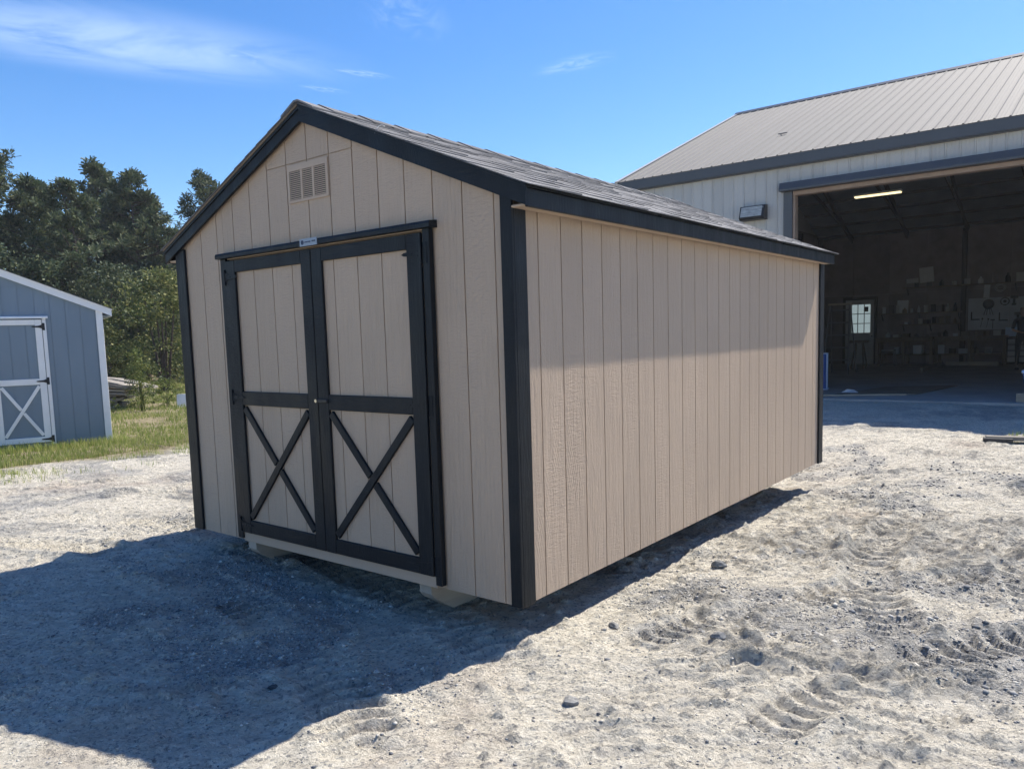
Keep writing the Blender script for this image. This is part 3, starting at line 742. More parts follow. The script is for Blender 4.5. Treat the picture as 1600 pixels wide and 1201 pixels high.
# ------------------------------------------------------------------ workshop
YW = 12.8; FZ = -0.065; YB = 27.3; YR = 19.75; EZ = 4.735; XL = -6.62; XR = 6.4; DX0, DX1 = -2.83, 2.9; DZ = 3.99
barn = empty('workshop_building', (XL, YW, FZ), 0, 'large ribbed metal workshop with wide open bay door behind the tan shed', 'building')
inv = Matrix.Translation((-XL, -YW, -FZ))
def bp(mb, name, mat, parent=None, **k):
    """part built in world coordinates, parented to the workshop"""
    o = mb.build(name, mat, None, **k); o.parent = parent or barn
    if parent is None: o.matrix_parent_inverse = inv
    return o
def rib_panel(h0, h1, w=0.2286):
    """one rib pitch of wall sheet: flat pan, two low stiffeners and a high rib (x along, -y out)"""
    pr = [(0, 0), (0.014, -0.019), (0.030, -0.019), (0.044, 0), (0.098, 0), (0.103, -0.003), (0.111, -0.003), (0.116, 0), (0.157, 0), (0.162, -0.003), (0.170, -0.003), (0.175, 0), (w, 0)]
    n = len(pr); m_ = MB()
    vs = [(x, y, h0) for x, y in pr]+[(x, y, h1) for x, y in pr]+[(0, 0.012, h0), (w, 0.012, h0), (0, 0.012, h1), (w, 0.012, h1)]
    fs = [(i, i+1, i+1+n, i+n) for i in range(n-1)]
    fs += [(2*n, 2*n+2, 2*n+3, 2*n+1), (0, n, 2*n+2, 2*n), (n-1, 2*n+1, 2*n+3, 2*n-1)]
    return m_.add(vs, fs)
full = None; short = None
x = -5.697-0.2286*4
while x < XR:
    isfull = x+0.2286 < DX0-0.10 or x > DX1+0.1
    if isfull:
        if full is None: full = bp(rib_panel(FZ-0.05, EZ-0.03), 'wall_panel', M['barn_wall']); o = full
        else: o = full.copy(); C.objects.link(o)
    elif x > DX0-0.12 and x+0.2286 < DX1+0.2:
        if short is None: short = bp(rib_panel(DZ+0.10, EZ-0.03), 'wall_panel', M['barn_wall']); o = short
        else: o = short.copy(); C.objects.link(o)
    else:
        o = bp(rib_panel(FZ-0.05, EZ-0.03), 'wall_panel', M['barn_wall']) if x > 0 else bp(MB().add(*(lambda q: (q.v, q.f))(rib_panel(DZ+0.10, EZ-0.03))), 'wall_panel', M['barn_wall'])
        if x < 0: # beside the jamb: a cut sheet below
            w_ = DX0-0.18-x
            o2 = bp(MB().box((0, -0.0, FZ-0.05), (w_, 0.012, DZ+0.095)).box((0.012, -0.018, FZ-0.05), (0.032, 0.0, DZ+0.095)), 'wall_panel', M['barn_wall']); o2.location = (x, YW, 0)
    o.location = (x, YW, 0)
    x += 0.2286
# trims round the opening
B_ = lambda a, b, c=0.006: MB().cbox(a, b, c)
bp(B_((DX0-0.185, YW-0.055, FZ), (DX0-0.01, YW+0.10, DZ+0.048)), 'door_jamb', M['slate'])
bp(B_((DX0-0.010, YW-0.02, FZ), (DX0+0.035, YW+0.16, DZ-0.002)), 'jamb_lining', M['copper'])
bp(B_((DX1, YW-0.055, FZ), (DX1+0.18, YW+0.10, DZ+0.048)), 'door_jamb', M['slate'])
bp(B_((DX0-0.010, YW-0.03, DZ-0.035), (DX1, YW+0.16, DZ+0.045), 0.004), 'header_lining', M['copper'])
hp = MB(); prof = [(YW-0.19, DZ+0.05), (YW-0.19, DZ+0.09), (YW-0.15, DZ+0.215), (YW+0.012, DZ+0.235), (YW+0.012, DZ+0.05)]
vs = [(DX0-0.235, a, b) for a, b in prof]+[(DX1+0.22, a, b) for a, b in prof]
hp.add(vs, [(4, 3, 2, 1, 0), (5, 6, 7, 8, 9)]+[(i, (i+1) % 5, (i+1) % 5+5, i+5) for i in range(5)])
bp(hp, 'door_track_cover', M['slate'])
bp(B_((XL-0.17, YW-0.15, EZ-0.20), (XR+0.1, YW-0.125, EZ+0.005)), 'eave_fascia', M['slate'])
bp(B_((XL-0.17, YW-0.124, EZ-0.215), (XR+0.1, YW-0.001, EZ-0.20), 0.003), 'eave_soffit', M['slate'])
bp(B_((XL-0.06, YW-0.03, FZ-0.05), (XL+0.10, YW-0.0195, EZ-0.22), 0.002), 'corner_trim', M['slate'])
# main roof: sheets one rib pitch wide
sl = (7.66-EZ)/(YR-YW+0.16); Lr = math.hypot(YR-YW+0.16, 7.66-EZ); ang = math.atan(sl)
def roof_sheet():
    w = 0.2286; pr = [(0, 0), (0.014, 0.019), (0.030, 0.019), (0.044, 0), (0.098, 0), (0.103, 0.003), (0.111, 0.003), (0.116, 0), (0.157, 0), (0.162, 0.003), (0.170, 0.003), (0.175, 0), (w, 0)]
    n = len(pr); ca_, sa_ = math.cos(ang), math.sin(ang)
    P_ = lambda x, b, c: (x, b*ca_-c*sa_, b*sa_+c*ca_)
    vs = [P_(x, 0, c) for x, c in pr]+[P_(x, Lr, c) for x, c in pr]+[P_(0, 0, -0.012), P_(w, 0, -0.012), P_(0, Lr, -0.012), P_(w, Lr, -0.012)]
    fs = [(i, i+1, i+1+n, i+n) for i in range(n-1)]+[(2*n, 2*n+2, 2*n+3, 2*n+1), tuple([2*n]+[2*n+1]+list(range(n-1, -1, -1)))]
    return MB().add(vs, fs)
rs0 = None; x = XL-0.165
while x < XR:
    if rs0 is None: rs0 = bp(roof_sheet(), 'roof_panel', M['barn_roof']); o = rs0
    else: o = rs0.copy(); C.objects.link(o)
    o.location = (x, YW-0.16, EZ+0.012); x += 0.2286
xend = x
bp(MB().add([(XL-0.17, YR-0.005, 7.675), (xend, YR-0.005, 7.675), (xend, YB+0.2, 4.55), (XL-0.17, YB+0.2, 4.55), (XL-0.17, YR-0.005, 7.63), (xend, YR-0.005, 7.63), (xend, YB+0.2, 4.50), (XL-0.17, YB+0.2, 4.50)],
            [(0, 1, 2, 3), (7, 6, 5, 4), (0, 4, 5, 1), (2, 6, 7, 3), (1, 5, 6, 2), (3, 7, 4, 0)]), 'rear_roof', M['barn_roof'])
ca_, sa_ = math.cos(ang), math.sin(ang)
def along(b, c, x): return (x, YW-0.16+b*ca_-c*sa_, EZ+0.012+b*sa_+c*ca_)
bp(MB().add([along(-0.02, 0.028, XL-0.185), along(-0.02, 0.028, XL-0.09), along(Lr+0.02, 0.028, XL-0.09), along(Lr+0.02, 0.028, XL-0.185),
             along(-0.02, -0.10, XL-0.185), along(-0.02, 0.02, XL-0.09), along(Lr+0.02, 0.02, XL-0.09), along(Lr+0.02, -0.10, XL-0.185)],
            [(0, 1, 2, 3), (0, 3, 7, 4), (0, 4, 5, 1), (1, 5, 6, 2), (3, 2, 6, 7), (4, 7, 6, 5)]), 'rake_trim', M['barn_wall'])
rc = MB(); a0 = along(Lr-0.14, 0.024, 0); 
vs = []
for xx in (XL-0.19, xend+0.02):
    vs += [(xx, a0[1], a0[2]), (xx, YR+0.0, 7.735), (xx, YR+0.28, 7.57), (xx, YR+0.0, 7.715)]
rc.add(vs, [(0, 1, 5, 4), (1, 2, 6, 5), (2, 3, 7, 6), (3, 0, 4, 7), (0, 3, 2, 1), (4, 5, 6, 7)]); bp(rc, 'ridge_cap', M['slate'])
# screws down the roof ribs are too fine to see; one dented flashing is not
fl = MB(); c0 = along(2.4, 0.03, -3.75)
fl.box((c0[0]-0.10, c0[1]-0.02, c0[2]), (c0[0]+0.10, c0[1]+0.02, c0[2]+0.015)); bp(fl, 'roof_patch', M['slate'])
# shell inside
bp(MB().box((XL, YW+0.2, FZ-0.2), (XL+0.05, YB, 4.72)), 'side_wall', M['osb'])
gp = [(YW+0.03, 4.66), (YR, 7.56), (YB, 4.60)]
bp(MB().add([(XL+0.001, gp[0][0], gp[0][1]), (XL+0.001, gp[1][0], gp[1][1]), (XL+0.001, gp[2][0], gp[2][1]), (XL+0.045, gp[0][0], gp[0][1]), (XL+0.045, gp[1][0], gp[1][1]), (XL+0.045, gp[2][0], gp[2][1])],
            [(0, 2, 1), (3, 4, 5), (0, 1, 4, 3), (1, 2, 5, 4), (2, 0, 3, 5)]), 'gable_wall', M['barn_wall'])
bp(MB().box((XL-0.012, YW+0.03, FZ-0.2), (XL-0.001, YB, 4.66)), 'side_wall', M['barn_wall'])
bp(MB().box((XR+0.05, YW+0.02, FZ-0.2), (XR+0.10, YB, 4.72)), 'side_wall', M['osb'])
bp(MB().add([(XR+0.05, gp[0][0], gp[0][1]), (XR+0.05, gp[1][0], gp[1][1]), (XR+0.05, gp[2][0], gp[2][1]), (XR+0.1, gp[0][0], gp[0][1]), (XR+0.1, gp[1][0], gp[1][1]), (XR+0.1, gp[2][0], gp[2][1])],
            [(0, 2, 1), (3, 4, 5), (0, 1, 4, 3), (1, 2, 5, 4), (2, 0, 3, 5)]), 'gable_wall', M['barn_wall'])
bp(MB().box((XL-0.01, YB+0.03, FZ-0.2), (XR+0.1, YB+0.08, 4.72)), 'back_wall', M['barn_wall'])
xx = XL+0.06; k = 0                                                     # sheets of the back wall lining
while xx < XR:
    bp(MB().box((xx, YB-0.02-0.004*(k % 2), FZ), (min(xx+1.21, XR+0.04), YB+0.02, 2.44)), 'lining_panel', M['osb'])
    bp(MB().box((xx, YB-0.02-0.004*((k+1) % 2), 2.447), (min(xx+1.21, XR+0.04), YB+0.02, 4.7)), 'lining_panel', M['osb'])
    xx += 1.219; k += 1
for y in np.arange(YW+2.4, YB, 2.4):                                     # posts on the left wall
    bp(MB().cbox((XL+0.05, y, FZ), (XL+0.19, y+0.14, 4.6), 0.004), 'wall_post', M['truss'])
for z in (0.7, 1.6, 2.5, 3.4): bp(MB().cbox((XL+0.055, YW+0.25, z), (XL+0.10, YB-0.05, z+0.09), 0.003), 'wall_girt', M['truss'])
# insulated underside of the roof, purlins and trusses
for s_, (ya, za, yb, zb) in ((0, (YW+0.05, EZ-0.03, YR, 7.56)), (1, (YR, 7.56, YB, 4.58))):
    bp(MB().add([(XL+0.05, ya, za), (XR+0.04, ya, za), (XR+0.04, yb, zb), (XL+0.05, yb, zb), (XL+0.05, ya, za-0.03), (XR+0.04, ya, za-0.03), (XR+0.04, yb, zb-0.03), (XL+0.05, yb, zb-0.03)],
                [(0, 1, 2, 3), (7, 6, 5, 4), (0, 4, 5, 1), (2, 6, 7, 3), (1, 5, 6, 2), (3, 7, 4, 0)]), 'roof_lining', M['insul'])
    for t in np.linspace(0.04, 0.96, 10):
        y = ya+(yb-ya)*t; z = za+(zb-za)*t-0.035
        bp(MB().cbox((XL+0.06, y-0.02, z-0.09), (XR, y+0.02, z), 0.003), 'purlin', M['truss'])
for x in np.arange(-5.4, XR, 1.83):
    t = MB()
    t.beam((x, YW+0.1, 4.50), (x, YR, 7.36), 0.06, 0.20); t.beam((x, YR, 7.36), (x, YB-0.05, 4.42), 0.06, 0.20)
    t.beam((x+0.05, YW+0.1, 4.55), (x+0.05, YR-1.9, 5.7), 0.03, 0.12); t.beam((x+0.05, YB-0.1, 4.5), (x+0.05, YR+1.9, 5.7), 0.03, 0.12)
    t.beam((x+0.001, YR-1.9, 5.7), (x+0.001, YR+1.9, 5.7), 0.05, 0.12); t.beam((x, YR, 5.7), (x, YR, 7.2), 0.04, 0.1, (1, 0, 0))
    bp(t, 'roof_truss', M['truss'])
for x, w in ((-1.86, 0.3), (1.9, 0.3)): bp(MB().cbox((x, YB-0.2, FZ), (x+0.14, YB-0.05, 4.5), 0.004), 'wall_post', M['truss'])
slab = MB().box((XL, YW-0.06, -0.30), (XR+0.1, YB+0.1, FZ)); bp(slab, 'floor', M['conc'])
# back door with nine panes
bd = bp(MB().box((-5.574, YB-0.12, FZ), (-5.371, YB-0.05, 2.269)).box((-4.716, YB-0.12, FZ), (-4.600, YB-0.05, 2.269)).box((-5.37, YB-0.12, FZ), (-4.717, YB-0.05, 1.064)).box((-5.37, YB-0.12, 2.117), (-4.717, YB-0.05, 2.269)), 'back_door', M['door_grey'])
def onb(mb, name, mat, parent):
    o = mb.build(name, mat, parent); return o
for i in range(3):
    for j in range(3):
        x0 = -5.371+0.2183*i; z0 = 1.064+0.351*j
        onb(MB().box((x0+0.014, YB-0.09, z0+0.014), (x0+0.2043, YB-0.08, z0+0.337)), 'pane', M['pane_glow'], bd)
mu = MB()
for i in (1, 2): mu.box((-5.371+0.2183*i-0.013, YB-0.112, 1.065), (-5.371+0.2183*i+0.013, YB-0.079, 2.116)); mu.box((-5.370, YB-0.110, 1.064+0.351*i-0.013), (-4.717, YB-0.0785, 1.064+0.351*i+0.013))
onb(mu, 'muntin', M['door_grey'], bd)
onb(MB().box((-4.92, YB-0.095, 1.84), (-4.80, YB-0.0905, 2.02)), 'notice', M['tool'], bd)
onb(MB().disc((-4.66, 0.95), 0.03, YB-0.17, YB-0.12, 12), 'door_knob', M['chrome'], bd)
bp(MB().box((-5.68, YB-0.08, FZ), (-5.576, YB-0.03, 2.38)).box((-4.598, YB-0.08, FZ), (-4.50, YB-0.03, 2.38)).box((-5.575, YB-0.08, 2.272), (-4.599, YB-0.03, 2.38)), 'door_frame', M['truss'])

# wall-pack lamp
lp = empty('wall_lamp', (-3.60, YW-0.02, 3.70), 0, 'rectangular wall lamp with ribbed glass lens on the metal wall left of the bay door', 'lamp')
h = MB(); hx = 0.255
prf = [(0.0, 0.15), (-0.15, 0.135), (-0.235, -0.10), (-0.20, -0.145), (0.0, -0.145)]
vs = [(-hx, a, b) for a, b in prf]+[(hx, a, b) for a, b in prf]
h.add(vs, [(4, 3, 2, 1, 0), (5, 6, 7, 8, 9)]+[(i, (i+1) % 5, (i+1) % 5+5, i+5) for i in range(5)])
h.build('housing', M['dark_metal'], lp)
d_ = Vector((0, -0.085, -0.235)).normalized(); nn = Vector((0, -0.94, 0.34))
a = Vector((0, -0.15, 0.135))+d_*0.02; b_ = Vector((0, -0.235, -0.10))-d_*0.015
MB().add([(-hx+0.025, a.y-0.006, a.z+0.002), (hx-0.05, a.y-0.006, a.z+0.002), (hx-0.05, b_.y-0.006, b_.z+0.002), (-hx+0.025, b_.y-0.006, b_.z+0.002),
          (-hx+0.025, a.y+0.01, a.z), (hx-0.05, a.y+0.01, a.z), (hx-0.05, b_.y+0.01, b_.z), (-hx+0.025, b_.y+0.01, b_.z)],
         [(3, 2, 1, 0), (4, 5, 6, 7), (0, 1, 5, 4), (1, 2, 6, 5), (2, 3, 7, 6), (3, 0, 4, 7)]).build('lens', M['lens'], lp)
MB().cbox((hx-0.045, -0.19, 0.07), (hx-0.02, -0.172, 0.10), 0.003).build('photocell', M['alu'], lp)

# ------------------------------------------------------------------ inside the workshop
def thing(name, loc, label, cat, rz=0, group=None): return empty(name, loc, rz, label, cat, group)
fl = thing('fluorescent_light', (-2.92, 20.0, 4.86), 'lit twin tube fluorescent light hanging under the workshop roof', 'light')
MB().cbox((-0.60, -0.09, 0.02), (0.60, 0.09, 0.075), 0.01).build('fixture', M['white'], fl)
for s_ in (-1, 1): MB().tube([(-0.58, s_*0.055, 0.0), (0.58, s_*0.055, 0.0)], 0.019, 10).build('tube', M['tube'], fl)
for s_ in (-1, 1): MB().tube([(s_*0.5, 0, 0.07), (s_*0.5, 0, 0.86)], 0.006, 5).build('chain', M['alu'], fl)
# ladder
ld = thing('step_ladder', (-4.13, 20.6, FZ), 'tall dark step ladder standing inside the workshop left of the back door', 'ladder')
for s_ in (-1, 1): MB().beam((s_*0.36, 0, 0), (s_*0.27, 0.42, 2.04), 0.03, 0.07, (0, 1, 0)).build('rail', M['alu'], ld)
for s_ in (-1, 1): MB().beam((s_*0.36, 0.95, 0), (s_*0.27, 0.50, 2.02), 0.03, 0.05, (0, 1, 0)).build('rear_leg', M['alu'], ld)
for k in range(5):
    z = 0.42+0.365*k; f_ = z/2.04
    MB().cbox((-0.36+0.09*f_, 0.42*f_-0.01, z-0.018), (0.36-0.09*f_, 0.42*f_+0.08, z+0.018), 0.004).build('step', M['alu'], ld)
MB().cbox((-0.32, 0.36, 2.03), (0.32, 0.58, 2.08), 0.006).build('top_cap', M['pale_board'], ld)
# sawhorse
sh = thing('sawhorse', (-4.30, 24.0, FZ), 'timber sawhorse standing in front of the back door', 'sawhorse')
MB().cbox((-0.30, -0.05, 0.84), (0.30, 0.05, 0.93), 0.004).build('top_beam', M['bench'], sh)
for sx in (-1, 1):
    for sy in (-1, 1): MB().beam((sx*0.20, sy*0.24, 0), (sx*0.10, sy*0.03, 0.85), 0.04, 0.08, (0, 1, 0)).build('leg', M['bench'], sh)
# workbenches along the back
def bench(x0, x1, label):
    b = thing('workbench', ((x0+x1)/2, 26.75, FZ), label, 'workbench', 0, 'workbenches along the back wall'); w = (x1-x0)/2
    MB().cbox((-w, -0.42, 0.90), (w, 0.42, 0.955), 0.006).build('bench_top', M['bench'], b)
    MB().cbox((-w+0.02, -0.40, 0.80), (w-0.02, -0.36, 0.899), 0.004).build('apron', M['bench'], b)
    MB().cbox((-w+0.03, -0.34, 0.34), (w-0.03, 0.38, 0.375), 0.004).build('lower_shelf', M['bench'], b)
    n_ = max(2, int(round(2*w/1.1))+1)
    for i in range(n_):
        x = -w+0.05+(2*w-0.1)*i/(n_-1)
        for y in (-0.355, 0.36): MB().cbox((x-0.045, y-0.045, 0), (x+0.045, y+0.035, 0.899), 0.004).build('leg', M['bench'], b)
bench(-4.35, -2.55, 'workbench nearest the back door with tools piled on it'); bench(-2.50, -0.45, 'workbench in the middle of the back wall with open shelf below'); bench(0.55, 3.4, 'workbench at the right end of the back wall')
cab = thing('tool_cabinet', (0.05, 26.8, FZ), 'low dark tool cabinet between two workbenches', 'cabinet')
MB().cbox((-0.48, -0.38, 0.05), (0.48, 0.38, 0.86), 0.01).build('body', M['tool'], cab)
for k in range(4): MB().cbox((-0.45, -0.395, 0.10+0.19*k), (0.45, -0.381, 0.26+0.19*k), 0.004).build('drawer', M['door_grey'], cab)
# wall shelves
def shelf(x0, x1, z, label):
    s_ = thing('wall_shelf', ((x0+x1)/2, 27.08, z), label, 'shelf', 0, 'wall shelves on the back wall'); w = (x1-x0)/2
    MB().cbox((-w, -0.16, 0), (w, 0.17, 0.035), 0.004).build('board', M['bench'], s_)
    for i in range(3):
        x = -w+0.1+(2*w-0.2)*i/2; MB().beam((x, 0.16, -0.22), (x, -0.10, -0.005), 0.03, 0.03, (1, 0, 0)).build('bracket', M['tool'], s_)
shelf(-4.4, -1.8, 1.70, 'short wall shelf full of small boxes left of the pegboard'); shelf(-3.7, -1.8, 1.30, 'narrow wall shelf just above the workbench')
shelf(-3.6, 3.0, 2.58, 'long high wall shelf above the pegboard')
rnd = random.Random(21)
cols = [M['paper'], M['door_grey'], M['tool'], M['bench'], M['peg'], M['pale_board'], M['osb'], M['slate']]
words = {0: 'white', 1: 'grey', 2: 'black', 3: 'brown', 4: 'pale', 5: 'tan', 6: 'dark brown', 7: 'slate'}
def clutter(x0, x1, z, y, n_, big, where, grp):
    x = x0
    step = (x1-x0)/n_
    for i in range(n_):
        w = rnd.uniform(0.4, 0.85)*step; hh = rnd.uniform(0.08, big); d = rnd.uniform(0.1, 0.16); c = rnd.choice([0, 1, 1, 2, 2, 2, 3, 4, 6, 6, 7])
        kind = rnd.choice(['box', 'box', 'can', 'jug'])
        xm = x0+step*(i+0.5); o = None
        if kind == 'box':
            m_ = MB().cbox((-w/2, -d, 0), (w/2, d*0.9, hh), 0.006); m_.cbox((-w/2-0.004, -d-0.004, hh*0.75), (w/2+0.004, d*0.9+0.004, hh+0.003), 0.004)
            name, cat = 'storage_box', 'box'
        elif kind == 'can':
            r = min(w/2, 0.09); m_ = MB().tube([(0, 0, 0), (0, 0, hh*0.96), (0, 0, hh*0.97), (0, 0, hh)], [r, r, r*1.06, r*1.06], 12); name, cat = 'paint_can', 'can'
        else:
            r = min(w/2, 0.08); m_ = MB().tube([(0, 0, 0), (0, 0, hh*0.6), (0, 0, hh*0.8), (0, 0, hh*0.85), (0, 0, hh)], [r, r, r*0.45, r*0.35, r*0.35], 10); name, cat = 'bottle', 'bottle'
        o = m_.build(name, cols[c], None, loc=(xm, y, z)); o.rotation_euler = (0, 0, rnd.uniform(-0.2, 0.2) if kind == 'box' else 0)
        pos = ['first', 'second', 'third', 'fourth', 'fifth', 'sixth', 'seventh', 'eighth', 'ninth', 'tenth', 'eleventh', 'twelfth', 'thirteenth', 'fourteenth'][i]
        tag(o, f'{words[c]} {cat} {where}, {pos} from left', cat, grp)
clutter(-4.35, -1.9, 1.736, 27.08, 11, 0.30, 'on the short wall shelf', 'containers on the short shelf')
clutter(-3.6, -1.9, 1.336, 27.08, 8, 0.26, 'on the narrow shelf above the bench', 'containers on the narrow shelf')
clutter(-3.4, 1.2, 2.616, 27.08, 12, 0.34, 'on the long high shelf', 'containers on the high shelf')
clutter(-4.2, -0.6, FZ+0.956, 26.85, 12, 0.22, 'on the workbenches', 'clutter on the benches')
clutter(-3.9, -0.8, FZ+0.376, 26.72, 9, 0.30, 'on the lower shelf of the benches', 'clutter under the benches')
# pegboard and tools
pb = thing('pegboard', (-0.48, 27.23, 1.10), 'pale pegboard hung with tools on the back wall', 'pegboard')
for i in range(2): MB().cbox((-1.165+1.19*i, -0.012, -0.02), (-1.165+1.19*i+1.18, 0.012, 1.04), 0.002).build('panel', M['peg'], pb)
def tool(x, z, kind, label):
    m_ = MB(); y = 27.19
    if kind == 'saw': m_.tube([(0.12*math.cos(t), 0, 0.12*math.sin(t)) for t in np.linspace(0, 2*math.pi, 17)], 0.018, 5, False); m_.disc((0, 0), 0.05, -0.01, 0.01)
    elif kind == 'drill': m_.cbox((-0.11, -0.03, 0.02), (0.11, 0.03, 0.12), 0.015).cbox((-0.04, -0.025, -0.14), (0.03, 0.025, 0.03), 0.012).cbox((-0.07, -0.03, -0.20), (0.06, 0.03, -0.13), 0.01)
    elif kind == 'hammer': m_.tube([(0, 0, -0.16), (0, 0, 0.12)], 0.012, 6).cbox((-0.07, -0.02, 0.11), (0.06, 0.02, 0.155), 0.006)
    elif kind == 'spanner': m_.beam((-0.02, 0, -0.13), (0.03, 0, 0.13), 0.012, 0.028, (0, 1, 0)).disc((0.03, 0.15), 0.03, -0.006, 0.006, 9)
    elif kind == 'square': m_.cbox((-0.14, -0.005, -0.14), (-0.10, 0.005, 0.14), 0.002).cbox((-0.14, -0.005, -0.14), (0.12, 0.0052, -0.10), 0.002)
    elif kind == 'coil':
        m_.tube([(0.15*math.cos(t), 0.01*math.sin(t*3), 0.13*math.sin(t)) for t in np.linspace(0, 2*math.pi, 21)], 0.014, 5, False); m_.tube([(0.11*math.cos(t), 0.02, 0.09*math.sin(t)) for t in np.linspace(0, 2*math.pi, 21)], 0.014, 5, False)
    elif kind == 'hat':
        m_.tube([(0, 0.02, 0), (0, 0, 0), (0, -0.03, 0)], [0.16, 0.17, 0.10], 14); 
        for t in (-0.6, -0.2, 0.25, 0.7): m_.tube([(0.06*math.sin(t*2), -0.01, -0.10), (0.16*math.sin(t*1.5), -0.01, -0.36)], 0.014, 5)
    o = m_.build(name_of[kind], M['tool'], None, loc=(x, y, z)); tag(o, label, kind_cat[kind], 'tools hanging on the pegboard'); return o
name_of = dict(saw='circular_blade', drill='power_drill', hammer='hammer', spanner='spanner', square='steel_square', coil='cable_coil', hat='tool_harness')
kind_cat = dict(saw='blade', drill='drill', hammer='hammer', spanner='spanner', square='square', coil='cable', hat='harness')
tool(-1.06, 1.93, 'hat', 'round dark harness with dangling straps at the upper left of the pegboard')
tool(-0.60, 2.00, 'saw', 'dark ring shaped saw blade at the top of the pegboard beside the harness')
tool(-1.42, 1.55, 'square', 'dark steel square near the left edge of the pegboard'); tool(-1.25, 1.30, 'spanner', 'spanner at the lower left corner of the pegboard')
tool(-1.08, 1.28, 'spanner', 'second spanner along the bottom of the pegboard'); tool(-0.92, 1.27, 'hammer', 'hammer hanging low between spanners on the pegboard')
tool(-0.62, 1.50, 'square', 'dark angled square in the middle of the pegboard'); tool(-0.22, 1.52, 'drill', 'power drill hanging in the middle of the pegboard')
tool(-0.34, 2.06, 'drill', 'power drill at the top middle of the pegboard'); tool(0.10, 1.85, 'hammer', 'hammer hanging right of centre high on the pegboard'); tool(0.28, 1.55, 'hammer', 'hammer right of the drill on the pegboard')
cc = tool(-0.72, 2.45, 'coil', 'pale looped cable coil hanging above the pegboard'); cc.data.materials[0] = M['door_grey']; cc.location.y = 27.0
# papers and sheets
def sheet(x, z, w, h_, rot, label, mat='paper'):
    m_ = MB().box((-w/2, -0.004, -h_/2), (w/2, 0.004, h_/2)); o = m_.build('paper_sheet', M[mat], None, loc=(x, 27.20, z)); o.rotation_euler = (0, rot, 0); tag(o, label, 'paper', 'papers pinned to the back wall'); return o
sheet(-2.93, 3.03, 0.44, 0.52, -0.08, 'larger grey notice sheet pinned high on the back wall'); sheet(-3.37, 2.85, 0.38, 0.16, -0.05, 'small strip of paper beside the large notice')
sheet(-3.66, 1.96, 0.36, 0.46, 0.03, 'grey sheet pinned low on the back wall near the door'); sheet(-1.12, 2.36, 0.17, 0.42, 0.06, 'bright sheet pinned above the pegboard, brightest paper')
sheet(-0.38, 0.99, 0.36, 0.30, 0.0, 'wide pale card standing below the pegboard', 'ltblue'); sheet(0.04, 0.99, 0.30, 0.30, 0.1, 'leaning pale card right of the wide one below the pegboard', 'ltblue')
# timber on the floor
def board(a, b, w, t, mat, label, name='timber_board', cat='board', grp=None):
    A = Vector(a); D = Vector(b)-A; o = MB().cbox((0, -w/2, 0), (D.length, w/2, t), 0.003).build(name, mat, None, loc=a)
    o.rotation_euler = (0, -math.asin(max(-1, min(1, D.z/D.length))), math.atan2(D.y, D.x)); return tag(o, label, cat, grp)
board((-2.07, 21.8, FZ), (-2.22, 26.0, FZ+0.02), 0.06, 0.14, M['pale_board'], 'long board lying on the workshop floor pointing away from the door', grp='timber on the workshop floor')
board((-2.10, 26.1, FZ), (-0.6, 25.95, FZ), 0.05, 0.12, M['pale_board'], 'board on the workshop floor parallel to the workbenches', grp='timber on the workshop floor')
ps = MB().add([(-2.25, 13.45, FZ+0.004), (-0.80, 14.05, FZ+0.006), (-0.42, 16.7, FZ+0.004), (-1.75, 15.9, FZ+0.004), (-2.25, 13.45, FZ+0.022), (-0.80, 14.05, FZ+0.024), (-0.42, 16.7, FZ+0.020), (-1.75, 15.9, FZ+0.020)],
    [(3, 2, 1, 0), (4, 5, 6, 7), (0, 1, 5, 4), (1, 2, 6, 5), (2, 3, 7, 6), (3, 0, 4, 7)]).build('plywood_sheet', M['bench']); tag(ps, 'thin dark sheet lying flat on the workshop floor inside the bay door', 'sheet')
board((-2.35, 13.25, FZ+0.003), (-0.95, 13.9, FZ+0.003), 0.07, 0.03, M['pale_board'], 'thin pale batten along the near edge of the floor sheet', 'batten', 'batten')
rg = MB().add([(-0.16, -0.10, 0), (0.18, -0.08, 0), (0.14, 0.12, 0), (-0.12, 0.10, 0), (-0.05, -0.02, 0.07), (0.08, 0.03, 0.05)], [(0, 1, 5, 4), (1, 2, 5), (2, 3, 4, 5), (3, 0, 4), (3, 2, 1, 0)]).build('rag', M['paper'], None, loc=(-2.05, 14.1, FZ+0.02)); tag(rg, 'crumpled white rag on the floor sheet inside the door', 'rag')
# framed blue window leaning at the left of the bay
wf = thing('window_sash', (-3.02, 14.87, FZ), 'small framed window with pale blue frame standing just inside the bay by the shed corner', 'window')
for a, b in (((-0.30, -0.02, 0), (0.30, 0.02, 0.03)), ((-0.30, -0.02, 0.80), (0.30, 0.02, 0.83)), ((-0.30, -0.019, 0.03), (-0.265, 0.019, 0.80)), ((0.265, -0.019, 0.03), (0.30, 0.019, 0.80))): MB().cbox(a, b, 0.003).build('frame', M['ltblue'], wf)
MB().box((-0.264, -0.006, 0.031), (0.264, 0.006, 0.799)).build('pane', M['bluep'], wf)
MB().cbox((-0.25, 0.02, 0), (-0.20, 0.30, 0.03), 0.003).cbox((0.20, 0.02, 0), (0.25, 0.30, 0.03), 0.003).build('foot', M['ltblue'], wf)
